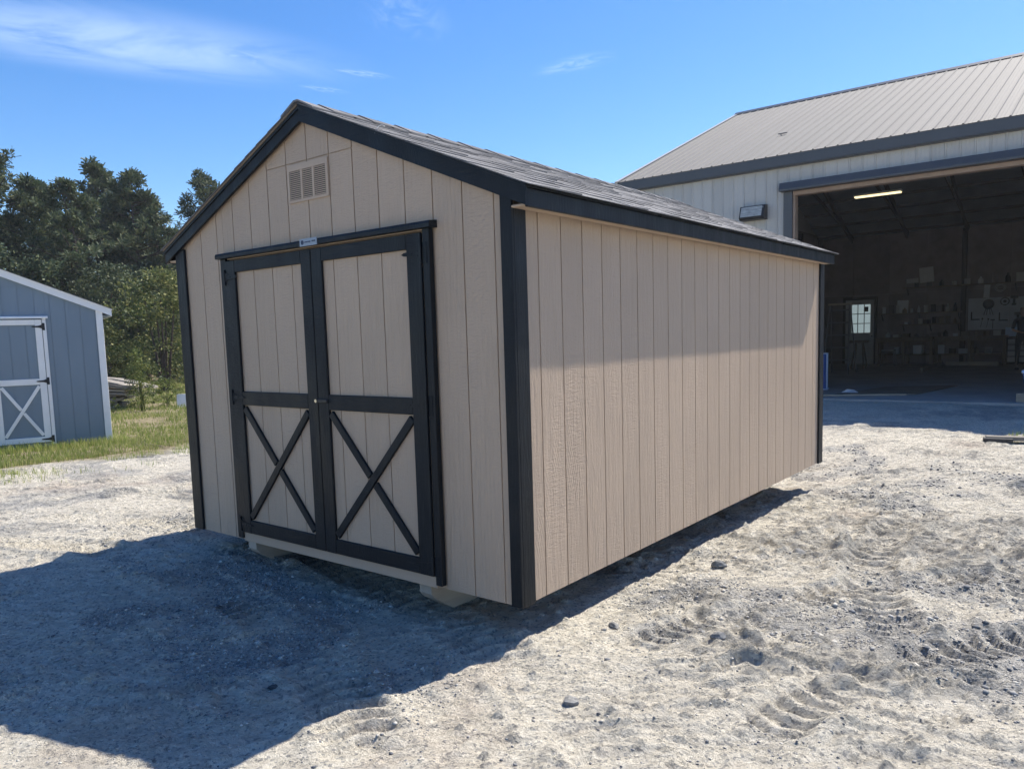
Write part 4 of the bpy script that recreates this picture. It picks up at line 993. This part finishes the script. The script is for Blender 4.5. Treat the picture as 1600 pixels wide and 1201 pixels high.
# blue bin and wood block at the right edge
bb = thing('storage_bin', (1.345, 13.35, FZ), 'blue plastic bin with pale rim standing in the bay at the right edge', 'bin')
MB().add(*(lambda z: ([(-0.24, -0.2, 0), (0.24, -0.2, 0), (0.24, 0.2, 0), (-0.24, 0.2, 0), (-0.29, -0.25, z), (0.29, -0.25, z), (0.29, 0.25, z), (-0.29, 0.25, z)], [(0, 3, 2, 1), (4, 5, 6, 7), (0, 1, 5, 4), (1, 2, 6, 5), (2, 3, 7, 6), (3, 0, 4, 7)]))(0.52)).build('body', M['bluep'], bb)
MB().cbox((-0.31, -0.27, 0.50), (0.31, 0.27, 0.55), 0.01).build('rim', M['ltblue'], bb)
tag(MB().cbox((-0.09, -0.07, 0), (0.09, 0.07, 0.15), 0.004).build('wood_block', M['pale_board'], None, loc=(1.06, 13.1, FZ)), 'offcut wood block standing beside the blue bin', 'block')
# sanding machine-like stool by the bench
st = thing('stool', (-3.75, 25.6, FZ), 'low metal stool in front of the workbench near the back door', 'stool')
MB().cbox((-0.2, -0.16, 0.52), (0.2, 0.16, 0.56), 0.01).build('seat', M['door_grey'], st)
for sx in (-1, 1):
    for sy in (-1, 1): MB().tube([(sx*0.22, sy*0.18, 0), (sx*0.17, sy*0.13, 0.53)], 0.014, 6).build('leg', M['alu'], st)

# ------------------------------------------------------------------ person
def skinned(name, joints, edges, mat, sub=2):
    me = bpy.data.meshes.new(name); me.from_pydata([j[0] for j in joints], edges, []); o = bpy.data.objects.new(name, me); C.objects.link(o)
    sk = o.modifiers.new('skin', 'SKIN'); sk.use_smooth_shade = True
    if not me.skin_vertices: me.attributes.new if False else None
    bpy.context.view_layer.objects.active = o
    return o, sk
def skin_fig(name, joints, edges, mat, parent, sub=2):
    bm = bmesh.new(); sl_ = bm.verts.layers.skin.verify(); vs = []
    for i, (p, r) in enumerate(joints):
        v = bm.verts.new(p); v[sl_].radius = r if isinstance(r, tuple) else (r, r); v[sl_].use_root = (i == 0); vs.append(v)
    for a, b in edges: bm.edges.new((vs[a], vs[b]))
    me = bpy.data.meshes.new(name); bm.to_mesh(me); bm.free(); me.materials.append(mat)
    o = bpy.data.objects.new(name, me); C.objects.link(o)
    k = o.modifiers.new('skin', 'SKIN'); k.use_smooth_shade = True; s_ = o.modifiers.new('sub', 'SUBSURF'); s_.levels = sub; s_.render_levels = sub
    dg = bpy.context.evaluated_depsgraph_get(); ev = o.evaluated_get(dg); m2 = bpy.data.meshes.new_from_object(ev)
    o.modifiers.clear(); o.data = m2; m2.materials.clear(); m2.materials.append(mat)
    m2.polygons.foreach_set('use_smooth', [True]*len(m2.polygons)); o.parent = parent; return o
pe = thing('person', (0.22, 23.4, FZ), 'person in dark work clothes standing in the workshop, one arm bent forward', 'person', R(18))
# local: faces -y, 1.82 tall; clothed body in one surface
J = [((0, 0, 0.96), (0.155, 0.115)), ((0, 0.0, 1.14), (0.135, 0.10)), ((0, 0.0, 1.33), (0.165, 0.115)), ((0, 0.01, 1.46), (0.12, 0.085)), ((0, 0.0, 1.535), (0.055, 0.055)),
     ((-0.18, 0.01, 1.44), 0.062), ((-0.25, 0.03, 1.17), 0.047), ((0.18, 0.01, 1.44), 0.062), ((0.25, 0.04, 1.17), 0.047),
     ((-0.10, 0, 0.88), 0.095), ((-0.115, -0.02, 0.50), 0.066), ((-0.12, 0.01, 0.12), 0.045), ((0.10, 0, 0.88), 0.095), ((0.12, -0.01, 0.50), 0.066), ((0.125, 0.03, 0.12), 0.045)]
Eg = [(0, 1), (1, 2), (2, 3), (3, 4), (3, 5), (5, 6), (3, 7), (7, 8), (0, 9), (9, 10), (10, 11), (0, 12), (12, 13), (13, 14)]
skin_fig('clothed_body', J, Eg, M['cloth'], pe)
for sx in (-1, 1):
    f_ = 0.0 if sx < 0 else 0.02
    skin_fig('shoe', [((sx*0.12, 0.04+f_, 0.055), (0.048, 0.05)), ((sx*0.13, -0.07+f_, 0.045), (0.046, 0.040)), ((sx*0.135, -0.17+f_, 0.035), (0.040, 0.028))], [(0, 1), (1, 2)], M['tool'], pe)
    el = (sx*0.25, 0.035, 1.17); wr = (sx*0.14, -0.20, 1.10)
    skin_fig('forearm', [(el, 0.040), ((sx*0.20, -0.08, 1.13), 0.038), (wr, 0.026), ((sx*0.11, -0.255, 1.09), (0.036, 0.018))], [(0, 1), (1, 2), (2, 3)], M['skin'], pe)
    for k, ln in enumerate((0.055, 0.068, 0.062, 0.048)):
        bx = sx*(0.125-0.021*k); p0 = (bx, -0.262, 1.088+0.004*k)
        skin_fig('finger', [(p0, 0.009), ((bx-sx*0.008, -0.262-ln*0.55, 1.080), 0.0085), ((bx-sx*0.014, -0.262-ln, 1.058), 0.007)], [(0, 1), (1, 2)], M['skin'], pe, 1)
    skin_fig('thumb', [((sx*0.150, -0.225, 1.095), 0.011), ((sx*0.160, -0.262, 1.10), 0.010), ((sx*0.148, -0.292, 1.098), 0.008)], [(0, 1), (1, 2)], M['skin'], pe, 1)
hd_ = skin_fig('head', [((0, 0.0, 1.52), 0.052), ((0, 0.0, 1.60), (0.062, 0.070)), ((0, 0.005, 1.68), (0.078, 0.094)), ((0, 0.012, 1.76), (0.070, 0.084)), ((0, 0.012, 1.80), (0.04, 0.05))], [(0, 1), (1, 2), (2, 3), (3, 4)], M['skin'], pe)
skin_fig('hair', [((0, 0.035, 1.66), (0.075, 0.075)), ((0, 0.028, 1.74), (0.084, 0.086)), ((0, 0.018, 1.80), (0.064, 0.078))], [(0, 1), (1, 2)], M['hair'], pe)
skin_fig('nose', [((0, -0.085, 1.70), 0.010), ((0, -0.103, 1.665), 0.014)], [(0, 1)], M['skin'], pe, 1)
for sx in (-1, 1):
    skin_fig('ear', [((sx*0.078, 0.012, 1.655), (0.008, 0.016)), ((sx*0.083, 0.016, 1.70), (0.009, 0.020))], [(0, 1)], M['skin'], pe, 1)
    skin_fig('eye', [((sx*0.030, -0.083, 1.698), 0.009), ((sx*0.034, -0.082, 1.698), 0.009)], [(0, 1)], M['paper'], pe, 1)
skin_fig('mouth', [((-0.022, -0.083, 1.632), 0.005), ((0, -0.089, 1.631), 0.006), ((0.022, -0.083, 1.632), 0.005)], [(0, 1), (1, 2)], M['copper'], pe, 1)

# ------------------------------------------------------------------ yard objects
def gh(x, y): return float(height(np.array([x], float), np.array([y], float), np.array([0.02]))[0])
def ghv(x, y, ds=0.025): return height(x, y, np.full_like(x, ds))
# timber at the right near the bay
z0 = gh(1.2, 8.66)
board((1.02, 8.62, z0+0.005), (3.4, 9.02, z0+0.02), 0.14, 0.05, M['grey_board'], 'long weathered plank on the gravel in front of the workshop bay')
board((1.00, 8.55, z0-0.01), (1.32, 8.60, z0-0.01), 0.16, 0.05, M['tool'], 'short dark block under the near end of the plank', 'timber_block', 'block')
# lumber pile beyond the blue shed
Rdir = Vector((0.785, 0.618, 0)).normalized(); Nd = Vector((-0.618, 0.785, 0))
base = Vector((-16.95, 6.15, -0.16)); rnd = random.Random(4)
for k in range(3):
    c_ = base - Rdir*(0.45+1.3*k)
    o = MB().cbox((-0.05, -0.55, 0), (0.05, 0.55, 0.10), 0.005).build('bearer_block', M['grey_board'], None, loc=c_); o.rotation_euler = (0, 0, math.atan2(Rdir.y, Rdir.x))
    tag(o, ['bearer block under the right end of the lumber pile', 'bearer block under the middle of the lumber pile', 'bearer block under the far left end of the lumber pile'][k], 'timber')
z = 0.10
names_l = ['lowest', 'second', 'third', 'fourth', 'fifth', 'sixth', 'seventh', 'eighth', 'ninth', 'topmost']
offs = [-0.28, -0.33, -0.22, -0.12, -0.02, 0.06, 0.30, 0.18, 0.24, 0.28]
for k in range(10):
    for j in range(2):
        L_ = 4.3+rnd.uniform(-0.3, 0.3); t = 0.045+0.02*(k < 3); w_ = 0.42; e1 = offs[k]+rnd.uniform(-0.08, 0.08)*(1+j)
        sag = [0.0, 0.0, 0.01, 0.02, 0.03, 0.05, 0.04, 0.14, 0.20, 0.26][k]+rnd.uniform(0, 0.02); m_ = MB(); n_ = 10; vs = []
        yo = (j-0.5)*0.5 + rnd.uniform(-0.05, 0.05)
        for i in range(n_+1):
            f_ = i/n_; xx = e1-L_*f_
            zz = -sag*max(0, (0.30-f_)/0.30)**1.6
            p = base + Rdir*xx + Nd*yo; vs += [(p.x-Nd.x*w_/2, p.y-Nd.y*w_/2, base.z+z+zz), (p.x+Nd.x*w_/2, p.y+Nd.y*w_/2, base.z+z+zz),
                                              (p.x+Nd.x*w_/2, p.y+Nd.y*w_/2, base.z+z+zz+t), (p.x-Nd.x*w_/2, p.y-Nd.y*w_/2, base.z+z+zz+t)]
        fs = [(0, 1, 2, 3), tuple(4*n_+q for q in (3, 2, 1, 0))]
        for i in range(n_):
            for q in range(4): fs.append((4*i+q, 4*i+4+q, 4*i+4+(q+1) % 4, 4*i+(q+1) % 4))
        mat_ = M['pale_board'] if k in (5, 6) else M['grey_board']
        o = m_.add(vs, fs).build('lumber_board', mat_); pose = 'front' if j == 0 else 'back'
        tag(o, f"{'tan' if k in (5, 6) else 'weathered grey'} board in the {pose} row of the lumber pile, {names_l[k]} layer", 'board', 'boards in the lumber pile behind the blue shed')
    z += t + (0.045 if k in (2, 4, 5) else 0.006)
# white folding marker board in the grass
sg = thing('folding_board', (-15.75, 6.95, -0.17), 'small white folded board standing like a tent in the grass', 'board', math.atan2(0.618, 0.785)+0.25)
MB().beam((0, -0.10, 0), (0, 0.0, 0.33), 0.52, 0.012, (0, 1, 0)).build('panel', M['white'], sg); MB().beam((0, 0.12, 0), (0, 0.014, 0.33), 0.52, 0.012, (0, 1, 0)).build('panel', M['white'], sg)
# a few stones that stand out
def stone(x, y, r, label, sx=1.0, mat='x'):
    bm = bmesh.new(); bmesh.ops.create_icosphere(bm, subdivisions=2, radius=1)
    q = random.Random(int(x*100)+int(y*1000))
    ph = [q.uniform(0, 6) for _ in range(6)]
    for v in bm.verts:
        d = 1+0.18*math.sin(v.co.x*3+ph[0])+0.15*math.sin(v.co.y*4+ph[1])+0.12*math.sin(v.co.z*5+ph[2])
        v.co = Vector((v.co.x*d*r*sx, v.co.y*d*r, v.co.z*d*r*0.72))
    me = bpy.data.meshes.new('stone'); bm.to_mesh(me); bm.free(); me.materials.append(gs_ if mat == 'x' else mat)
    o = bpy.data.objects.new('stone', me); C.objects.link(o); o.location = (x, y, gh(x, y)+r*0.25); o.rotation_euler = (0, 0, q.uniform(0, 3)); tag(o, label, 'stone')
gs_ = simple('grey_field_stone', (0.19, 0.19, 0.185), 0.85, 0.35, 40)
dk = simple('dark_stone', (0.05, 0.055, 0.06), 0.85, 0.3, 40)
stone(-0.687, -0.989, 0.018, 'dark stone lying alone in the shadow in front of the shed doors', 1.3, dk)
stone(0.245, 0.487, 0.022, 'flat pale blue stone on the sunlit gravel right of the shed corner', 2.0)
stone(0.30, 1.75, 0.035, 'largest grey lump of gravel beside the long side of the shed', 1.4); stone(0.62, 2.35, 0.04, 'grey clod in the churned sand off the middle of the shed side', 1.6)
stone(0.53, -0.35, 0.030, 'grey stone in the gravel patch nearest the camera', 1.2); stone(0.80, 0.55, 0.028, 'grey stone on the rutted sand at the lower right', 1.3)
# loose gravel: thousands of tiny faceted pebbles as one object
def pebbles(name, n, sizef, region, maskpow, seed, lab):
    r_ = np.random.default_rng(seed); x = r_.uniform(region[0], region[1], n*3); y = r_.uniform(region[2], region[3], n*3)
    pk = gravel_mask(x, y)*0.93+0.07; keep = r_.random(n*3) < pk**maskpow
    keep &= ~((x > -3.0) & (x < -0.1) & (y > 0.3) & (y < 4.8)); keep &= grass_mask(x, y) < 0.5
    x, y = x[keep][:n], y[keep][:n]; n = len(x); s = sizef(r_, n)
    z = ghv(x, y)+s*0.12
    o6 = np.array([(1, 0, 0), (0, 1, 0), (-1, 0, 0), (0, -1, 0), (0, 0, 1), (0, 0, -1), (.6, .6, .5), (-.6, .5, .55)], float)[:6]
    V = o6[None]*(1+0.35*(r_.random((n, 6, 1))-0.5)) + 0.28*(r_.random((n, 6, 3))-0.5)
    a = r_.random(n)*6.28; ca, sa = np.cos(a), np.sin(a); st = 0.75+0.7*r_.random(n)
    X = V[..., 0]*st[:, None]; Y = V[..., 1]
    VX = (X*ca[:, None]-Y*sa[:, None])*s[:, None]+x[:, None]; VY = (X*sa[:, None]+Y*ca[:, None])*s[:, None]+y[:, None]; VZ = V[..., 2]*s[:, None]*0.62+z[:, None]
    f = np.array([(0, 1, 4), (1, 2, 4), (2, 3, 4), (3, 0, 4), (1, 0, 5), (2, 1, 5), (3, 2, 5), (0, 3, 5)])
    Fc = (np.arange(n)[:, None, None]*6+f[None]).reshape(-1, 3)
    o = np_mesh(name, np.stack([VX, VY, VZ], -1).reshape(-1, 3), Fc, M['rock'], 3); tag(o, lab, 'gravel', kind='stuff')
pebbles('gravel', 60000, lambda r, n: 0.003+0.006*r.random(n)**2.2, (-4.2, 3.2, -2.3, 4.5), 1.0, 1, 'fine loose grey gravel scattered over the pale sand')
pebbles('coarse_gravel', 5200, lambda r, n: 0.009+0.014*r.random(n)**3, (-4.5, 4, -2.3, 7.5), 1.4, 2, 'coarser grey stones scattered over the pale sand')

# ------------------------------------------------------------------ plants
def leaves(cent, rad, per, size, r_, flat=0.7, asp=0.5):
    """leaf-sized triangles through a set of clumps"""
    cent = np.asarray(cent); n = len(cent)*per; c = np.repeat(cent, per, 0); rd = np.repeat(np.asarray(rad), per)
    d = r_.normal(size=(n, 3)); d /= np.linalg.norm(d, axis=1, keepdims=True); p = c+d*(rd*(0.35+0.65*r_.random(n)))[:, None]*np.array([1, 1, flat])
    a = r_.normal(size=(n, 3)); a /= np.linalg.norm(a, axis=1, keepdims=True); b = np.cross(a, r_.normal(size=(n, 3))); b /= np.linalg.norm(b, axis=1, keepdims=True)
    s = size*(0.6+0.8*r_.random(n))[:, None]
    V = np.stack([p-a*s*0.5, p+b*s*asp*0.5, p+a*s*0.5, p-b*s*asp*0.5], 1).reshape(-1, 3)
    return V, np.arange(n*4).reshape(-1, 4)
def tufts(cent, rad, per, r_, flat=0.75):
    """bursts of long thin needles: each blade points away from its clump's heart"""
    cent = np.asarray(cent); n = len(cent)*per; c = np.repeat(cent, per, 0); rd = np.repeat(np.asarray(rad), per)
    d = r_.normal(size=(n, 3)); d[:, 2] = d[:, 2]*0.8+0.25; d /= np.linalg.norm(d, axis=1, keepdims=True)
    t = (0.25+0.75*r_.random(n))*rd; p = c+d*t[:, None]*np.array([1, 1, flat])
    d2 = d+0.5*r_.normal(size=(n, 3)); d2 /= np.linalg.norm(d2, axis=1, keepdims=True)
    b = np.cross(d2, r_.normal(size=(n, 3))); b /= np.linalg.norm(b, axis=1, keepdims=True); L_ = (0.16+0.14*r_.random(n))[:, None]; w = (0.020+0.022*r_.random(n))[:, None]
    V = np.stack([p-b*w*0.6, p+b*w*0.6, p+d2*L_+b*w, p+d2*L_-b*w], 1).reshape(-1, 3)
    return V, np.arange(n*4).reshape(-1, 4)
def pine(H, seed, wid=1.0, low_=0.35, sparse=1.0):
    r_ = np.random.default_rng(seed); q = random.Random(seed)
    root = empty('pine_tree')
    tr = MB(); pts = [(0.25*math.sin(k*0.7+seed)*k/10, 0.2*math.cos(k*0.9+seed)*k/10, H*0.97*k/10) for k in range(11)]
    tr.tube(pts, [0.19*(H/11)*(1-0.09*k) for k in range(11)], 8)
    cl, rd = [], []
    nb = int(50*sparse)
    for i in range(nb):
        f = low_+(1-low_)*((i+q.random())/nb)**0.9; z = H*f; t = (f-low_)/(1-low_)
        env = (0.55+0.9*t if t < 0.35 else 0.87*(1-((t-0.35)/0.65)**2.0)+0.10)*wid*H*0.185*q.uniform(0.55, 1.18)
        a = q.uniform(0, 6.28); up = q.uniform(0.05, 0.4)+0.3*t
        k = min(int(f*10), 9); bx, by = pts[k][0], pts[k][1]
        end = (bx+env*math.cos(a), by+env*math.sin(a), z+env*up); mid = (bx+env*.5*math.cos(a), by+env*.5*math.sin(a), z+env*up*0.3)
        tr.tube([(bx, by, z), mid, end], [0.055*(1-0.5*t), 0.035, 0.012], 4, False)
        for j in range(q.choice((3, 3, 4))):
            g = q.uniform(0.42, 1.06); aa = a+q.uniform(-0.38, 0.38)
            cl.append((bx+env*g*math.cos(aa), by+env*g*math.sin(aa), z+env*up*g+q.uniform(-0.15, 0.3))); rd.append(q.uniform(0.15, 0.32)*(H/11))
    cl.append((pts[-1][0], pts[-1][1], H)); rd.append(0.4)
    V, F_ = tufts(cl, rd, 52, r_)
    tr.build('trunk', M['bark'], root); np_mesh('crown', V, F_, M['needle'], 4, root)
    return root
def bush(H, seed, mat, wid=0.55, n=60, per=60, size=0.16, name='broadleaf_tree'):
    r_ = np.random.default_rng(seed); q = random.Random(seed); root = empty(name)
    tr = MB(); cl, rd = [], []
    for k in range(5):
        a = q.uniform(0, 6.28); r = q.uniform(0.1, 0.4)*H*wid*0.8
        tr.tube([(0.1*math.cos(a), 0.1*math.sin(a), 0), (r*.5*math.cos(a), r*.5*math.sin(a), H*.35), (r*math.cos(a), r*math.sin(a), H*.8)], [0.013*H, 0.009*H, 0.003*H], 5, False)
    for k in range(n):
        t = q.random()**0.8; a = q.uniform(0, 6.28); r = H*wid*math.sqrt(q.random())*(0.65+0.5*t if t < 0.5 else 0.9*math.sqrt(max(0.02, 1-((t-0.5)/0.55)**2)))*0.85
        cl.append((r*math.cos(a), r*math.sin(a), H*(0.08+0.92*t))); rd.append(q.uniform(0.10, 0.20)*H*0.62)
    V, F_ = leaves(cl, rd, per, size, r_, 0.8, 0.6)
    tr.build('stem' if name != 'broadleaf_tree' else 'trunk', M['bark'] if name == 'broadleaf_tree' else M['weed'], root); np_mesh('crown', V, F_, mat, 4, root); return root
def gpt(az_u, D):
    """point at distance D in the horizontal direction of photograph column az_u (along the horizon)"""
    d = fw + rr*((az_u-797.7)/FPX); d = Vector((d.x, d.y)).normalized(); return cam_pos.x+d.x*D, cam_pos.y+d.y*D
TR = [('pine', 11.2, 1, 1.15, 0.30), ('pine', 10.4, 2, 1.0, 0.34), ('pine', 10.6, 3, 1.05, 0.30), ('pine', 9.6, 4, 0.8, 0.42), ('pine', 12.0, 5, 1.1, 0.3)]
protos = [pine(a[1], a[2], a[3], a[4], 0.8 if a[2] == 4 else 1.0) for a in TR]; used = [False]*5
def place_pine(k, u, D, sc, rz, label):
    o = protos[k] if not used[k] else dup(protos[k]); used[k] = True
    x, y = gpt(u, D); o.location = (x, y, -0.15); sc *= 0.82; o.scale = (sc*1.02, sc*1.02, sc); o.rotation_euler = (0, 0, rz)
    tag(o, label, 'tree', 'pines at the edge of the wood')
spots = [(3, 212, 38, 1.0, 1.4, 'slim pine filling the gap between the airy pines'), (1, 150, 41, 0.95, 2.4, 'pine peeping out behind the dense middle pine'), (0, 92, 38, 0.90, 4.4, 'broad pine between the two left tree tops'), (4, 250, 42, 0.82, 0.5, 'narrow pine right beside the black eave corner'),
         (0, 18, 35, 0.98, 0.3, 'tall broad pine rising above the blue shed roof, highest at the left edge'), (1, 72, 36, 0.93, 1.1, 'pine with dense crown second from the left edge'),
         (2, 133, 34, 0.88, 2.0, 'dark dense pine in the middle of the left tree group'), (3, 182, 40, 1.22, 0.7, 'thin airy pine with open crown rising right of the dense dark one'),
         (1, 236, 37, 1.02, 3.9, 'airy pine nearest the black roof edge of the tan shed'), (4, 346, 41, 0.97, 0.9, 'pine showing just above the left roof slope of the tan shed'),
         (2, -40, 36, 0.9, 4.1, 'pine beyond the left edge over the blue shed'), (3, 266, 39, 1.0, 2.9, 'short thin pine just left of the shed roof corner'), (0, 208, 43, 0.78, 2.6, 'pine set back behind the airy pines'),
         (1, 40, 42, 0.86, 5.0, 'pine set back behind the tallest one at the left'), (2, 105, 43, 0.92, 0.9, 'pine set back between the left tree tops'), (4, 160, 45, 0.78, 3.3, 'pine set back behind the dense middle pine'),
         (3, -110, 35, 1.0, 5.4, 'thin pine well left behind the blue shed'), (0, 420, 46, 0.8, 1.9, 'pine hidden mostly behind the tan shed, left part'), (2, 520, 48, 0.75, 4.5, 'pine hidden mostly behind the tan shed, middle part'),
         (1, 300, 47, 0.80, 0.2, 'pine set back right behind the shed eave corner'), (4, -190, 38, 0.85, 2.7, 'pine far left beyond the frame edge')]
for s_ in spots: place_pine(*s_)
bs = [bush(4.6, 11, M['leaf'], 0.55, 90, 95, 0.11), bush(3.4, 12, M['leaf'], 0.6, 80, 90, 0.10), bush(5.4, 13, M['needle'], 0.5, 100, 95, 0.12)]; bu = [False]*3
def place_bush(k, u, D, sc, label, grp='understorey trees along the wood edge'):
    o = bs[k] if not bu[k] else dup(bs[k]); bu[k] = True; x, y = gpt(u, D); o.location = (x, y, -0.15); sc *= 0.85; o.scale = (sc*1.1, sc*1.1, sc); o.rotation_euler = (0, 0, u*0.37)
    tag(o, label, 'tree', grp)
for a in [(0, 262, 27.5, 0.98, 'yellow-green leafy bush tree standing in front of the dark wood beside the shed corner'), (1, 228, 32, 1.15, 'leafy bush tree left of the yellow-green one'), (2, 190, 32.5, 0.95, 'dark understorey tree right of the blue shed'),
          (2, 150, 33.5, 1.0, 'dark understorey tree partly behind the blue shed roof end'), (0, 100, 34, 1.05, 'green understorey tree over the blue shed roof'), (2, 50, 33.5, 1.1, 'dark understorey tree over the left part of the blue shed'),
          (1, 5, 33, 1.4, 'understorey tree at the left edge of the picture'), (1, 175, 30.5, 0.75, 'low bush tree behind the lumber pile'), (0, 300, 33, 0.9, 'understorey tree hidden by the shed corner'),
          (2, 215, 35.5, 1.0, 'tall dark understorey tree between the airy pines'), (2, 120, 37, 1.2, 'tall dark understorey tree deep in the wood'), (2, 270, 36.5, 1.05, 'dark understorey tree right behind the yellow-green one'), (2, -40, 34, 1.2, 'dark understorey tree beyond the left edge')]: place_bush(*a)
# the wood beyond: one mass
r_ = np.random.default_rng(77); cl, rd = [], []
for k in range(900):
    u = r_.uniform(-420, 560); D = r_.uniform(44, 60); x, y = gpt(u, D); z = r_.uniform(0.2, 5.6)*(0.72+0.28*math.sin(u*0.021)*math.sin(u*0.057+1)) ; cl.append((x, y, z)); rd.append(r_.uniform(0.7, 1.3))
V, F_ = leaves(cl, rd, 130, 0.26, r_, 0.8, 0.5); o = np_mesh('distant_wood', V, F_, M['needle'], 4); tag(o, 'dark wood closing the view behind the pines', 'woodland', kind='stuff')
tr = MB()
for k in range(70):
    u = r_.uniform(-400, 520); D = r_.uniform(36, 58); x, y = gpt(u, D); hh = r_.uniform(4, 8); tr.tube([(x, y, -0.3), (x+r_.uniform(-.3, .3), y, hh)], [0.12, 0.06], 6, False)
tag(tr.build('distant_trunks', M['bark']), 'bare trunks standing in the shade of the wood', 'woodland', kind='stuff')
# tall feathery weed by the lumber pile
wd = bush(1.45, 31, M['weed'], 0.26, 60, 50, 0.035, 'tall_weed'); wd.location = (-15.75, 5.75, -0.16); tag(wd, 'tall feathery yellow-green weed growing at the end of the lumber pile', 'plant')
wd2 = bush(0.7, 32, M['weed'], 0.8, 60, 50, 0.03, 'weed_clump'); wd2.location = (-16.2, 6.6, -0.16); tag(wd2, 'low spreading weed clump right of the lumber pile', 'plant')
wd3 = bush(0.45, 33, M['weed'], 0.9, 30, 26, 0.035, 'weed_clump'); wd3.location = (-16.1, 5.1, -0.18); tag(wd3, 'small weed clump in front of the lumber pile', 'plant')
# grass
def grass(name, n, gen, hgt, wdt, lab, seed, mat=None):
    r_ = np.random.default_rng(seed); x, y = gen(r_, n); n = len(x); z = ghv(x, y, 0.05)-0.01
    a = r_.random(n)*6.28; h_ = hgt*(0.4+0.9*r_.random(n)); D = np.hypot(x-2.3, y+2.9); w_ = wdt*(0.6+0.8*r_.random(n))*np.clip(D/12, 1, 3)
    lean = 0.55*h_*r_.random(n); b = r_.random(n)*6.28
    p = np.stack([x, y, z], -1); s_ = np.stack([np.cos(a)*w_, np.sin(a)*w_, 0*a], -1); t = np.stack([np.cos(b)*lean, np.sin(b)*lean, h_], -1); md = t*np.array([0.35, 0.35, 0.6])
    V = np.stack([p-s_, p+s_, p+md+s_*0.6, p+md-s_*0.6, p+t], 1).reshape(-1, 3); o5 = np.arange(n)[:, None]*5
    F_ = np.concatenate([o5+np.array([0, 1, 2]), o5+np.array([0, 2, 3]), o5+np.array([3, 2, 4])]); o = np_mesh(name, V, F_, mat or M['grass'], 3); tag(o, lab, 'grass', kind='stuff'); return o
def g1(r_, n):
    x = -9.0-19*r_.random(n*2)**1.6; y = r_.uniform(-4, 15, n*2); k = (grass_mask(x, y) > 0.35+0.5*r_.random(n*2)) & (vn(x*0.9, y*0.9, 61)*0.6+vn(x*2.3, y*2.3, 62)*0.4 > 0.30+0.22*r_.random(n*2))
    sx = (x+10.446)*0.3242+(y-2.661)*0.946; sy = -(x+10.446)*0.946+(y-2.661)*0.3242; k &= ~((sx < 0.03) & (sx > -3.1) & (sy > 0.03) & (sy < 4.95))
    return x[k][:n], y[k][:n]
grass('meadow_grass', 120000, g1, 0.085, 0.004, 'rough green and straw coloured grass beyond the sand', 5)
def g2(r_, n):
    s = -r_.random(n)*3.0+0.25; t = -r_.random(n)**1.5*0.55+0.12; return -10.446+0.3242*s-0.946*t, 2.661+0.946*s+0.3242*t
grass('shed_edge_grass', 5000, g2, 0.13, 0.004, 'longer weeds growing along the bottom of the blue shed', 6)
def g3(r_, n):
    t = r_.random(n); y = r_.uniform(-4, 5, n); x = grass_edge(y)+0.25+0.7*r_.normal(size=n)*0.6; k = vn(x*1.7, y*1.7, 63) > 0.5; return x[k], y[k]
grass('verge_grass', 9000, g3, 0.09, 0.003, 'thin dry grass at the edge of the sand', 7)
def g4(r_, n): return r_.uniform(1.2, 3.4, n), 8.95+0.16*r_.normal(size=n)
grass('yard_weeds', 500, g4, 0.10, 0.004, 'dry weeds behind the plank in front of the workshop', 8)
for i_, (wx_, wy_) in enumerate(((-13.9, 0.9),)):
    pass

# ------------------------------------------------------------------ air
hz_m = bpy.data.materials.new('summer_air'); hz_m.use_nodes = True; t_ = hz_m.node_tree; t_.nodes.clear()
po = t_.nodes.new('ShaderNodeOutputMaterial'); pv = t_.nodes.new('ShaderNodeVolumePrincipled'); pv.inputs['Density'].default_value = 0.0007
pv.inputs['Color'].default_value = (0.93, 0.96, 1.0, 1); pv.inputs['Anisotropy'].default_value = 0.3
t_.links.new(pv.outputs[0], po.inputs['Volume'])
hb = MB().box((-262, -122, -1.6), (202, 322, 16)).build('haze', hz_m); tag(hb, 'thin pale haze in the summer air', 'haze', kind='stuff')
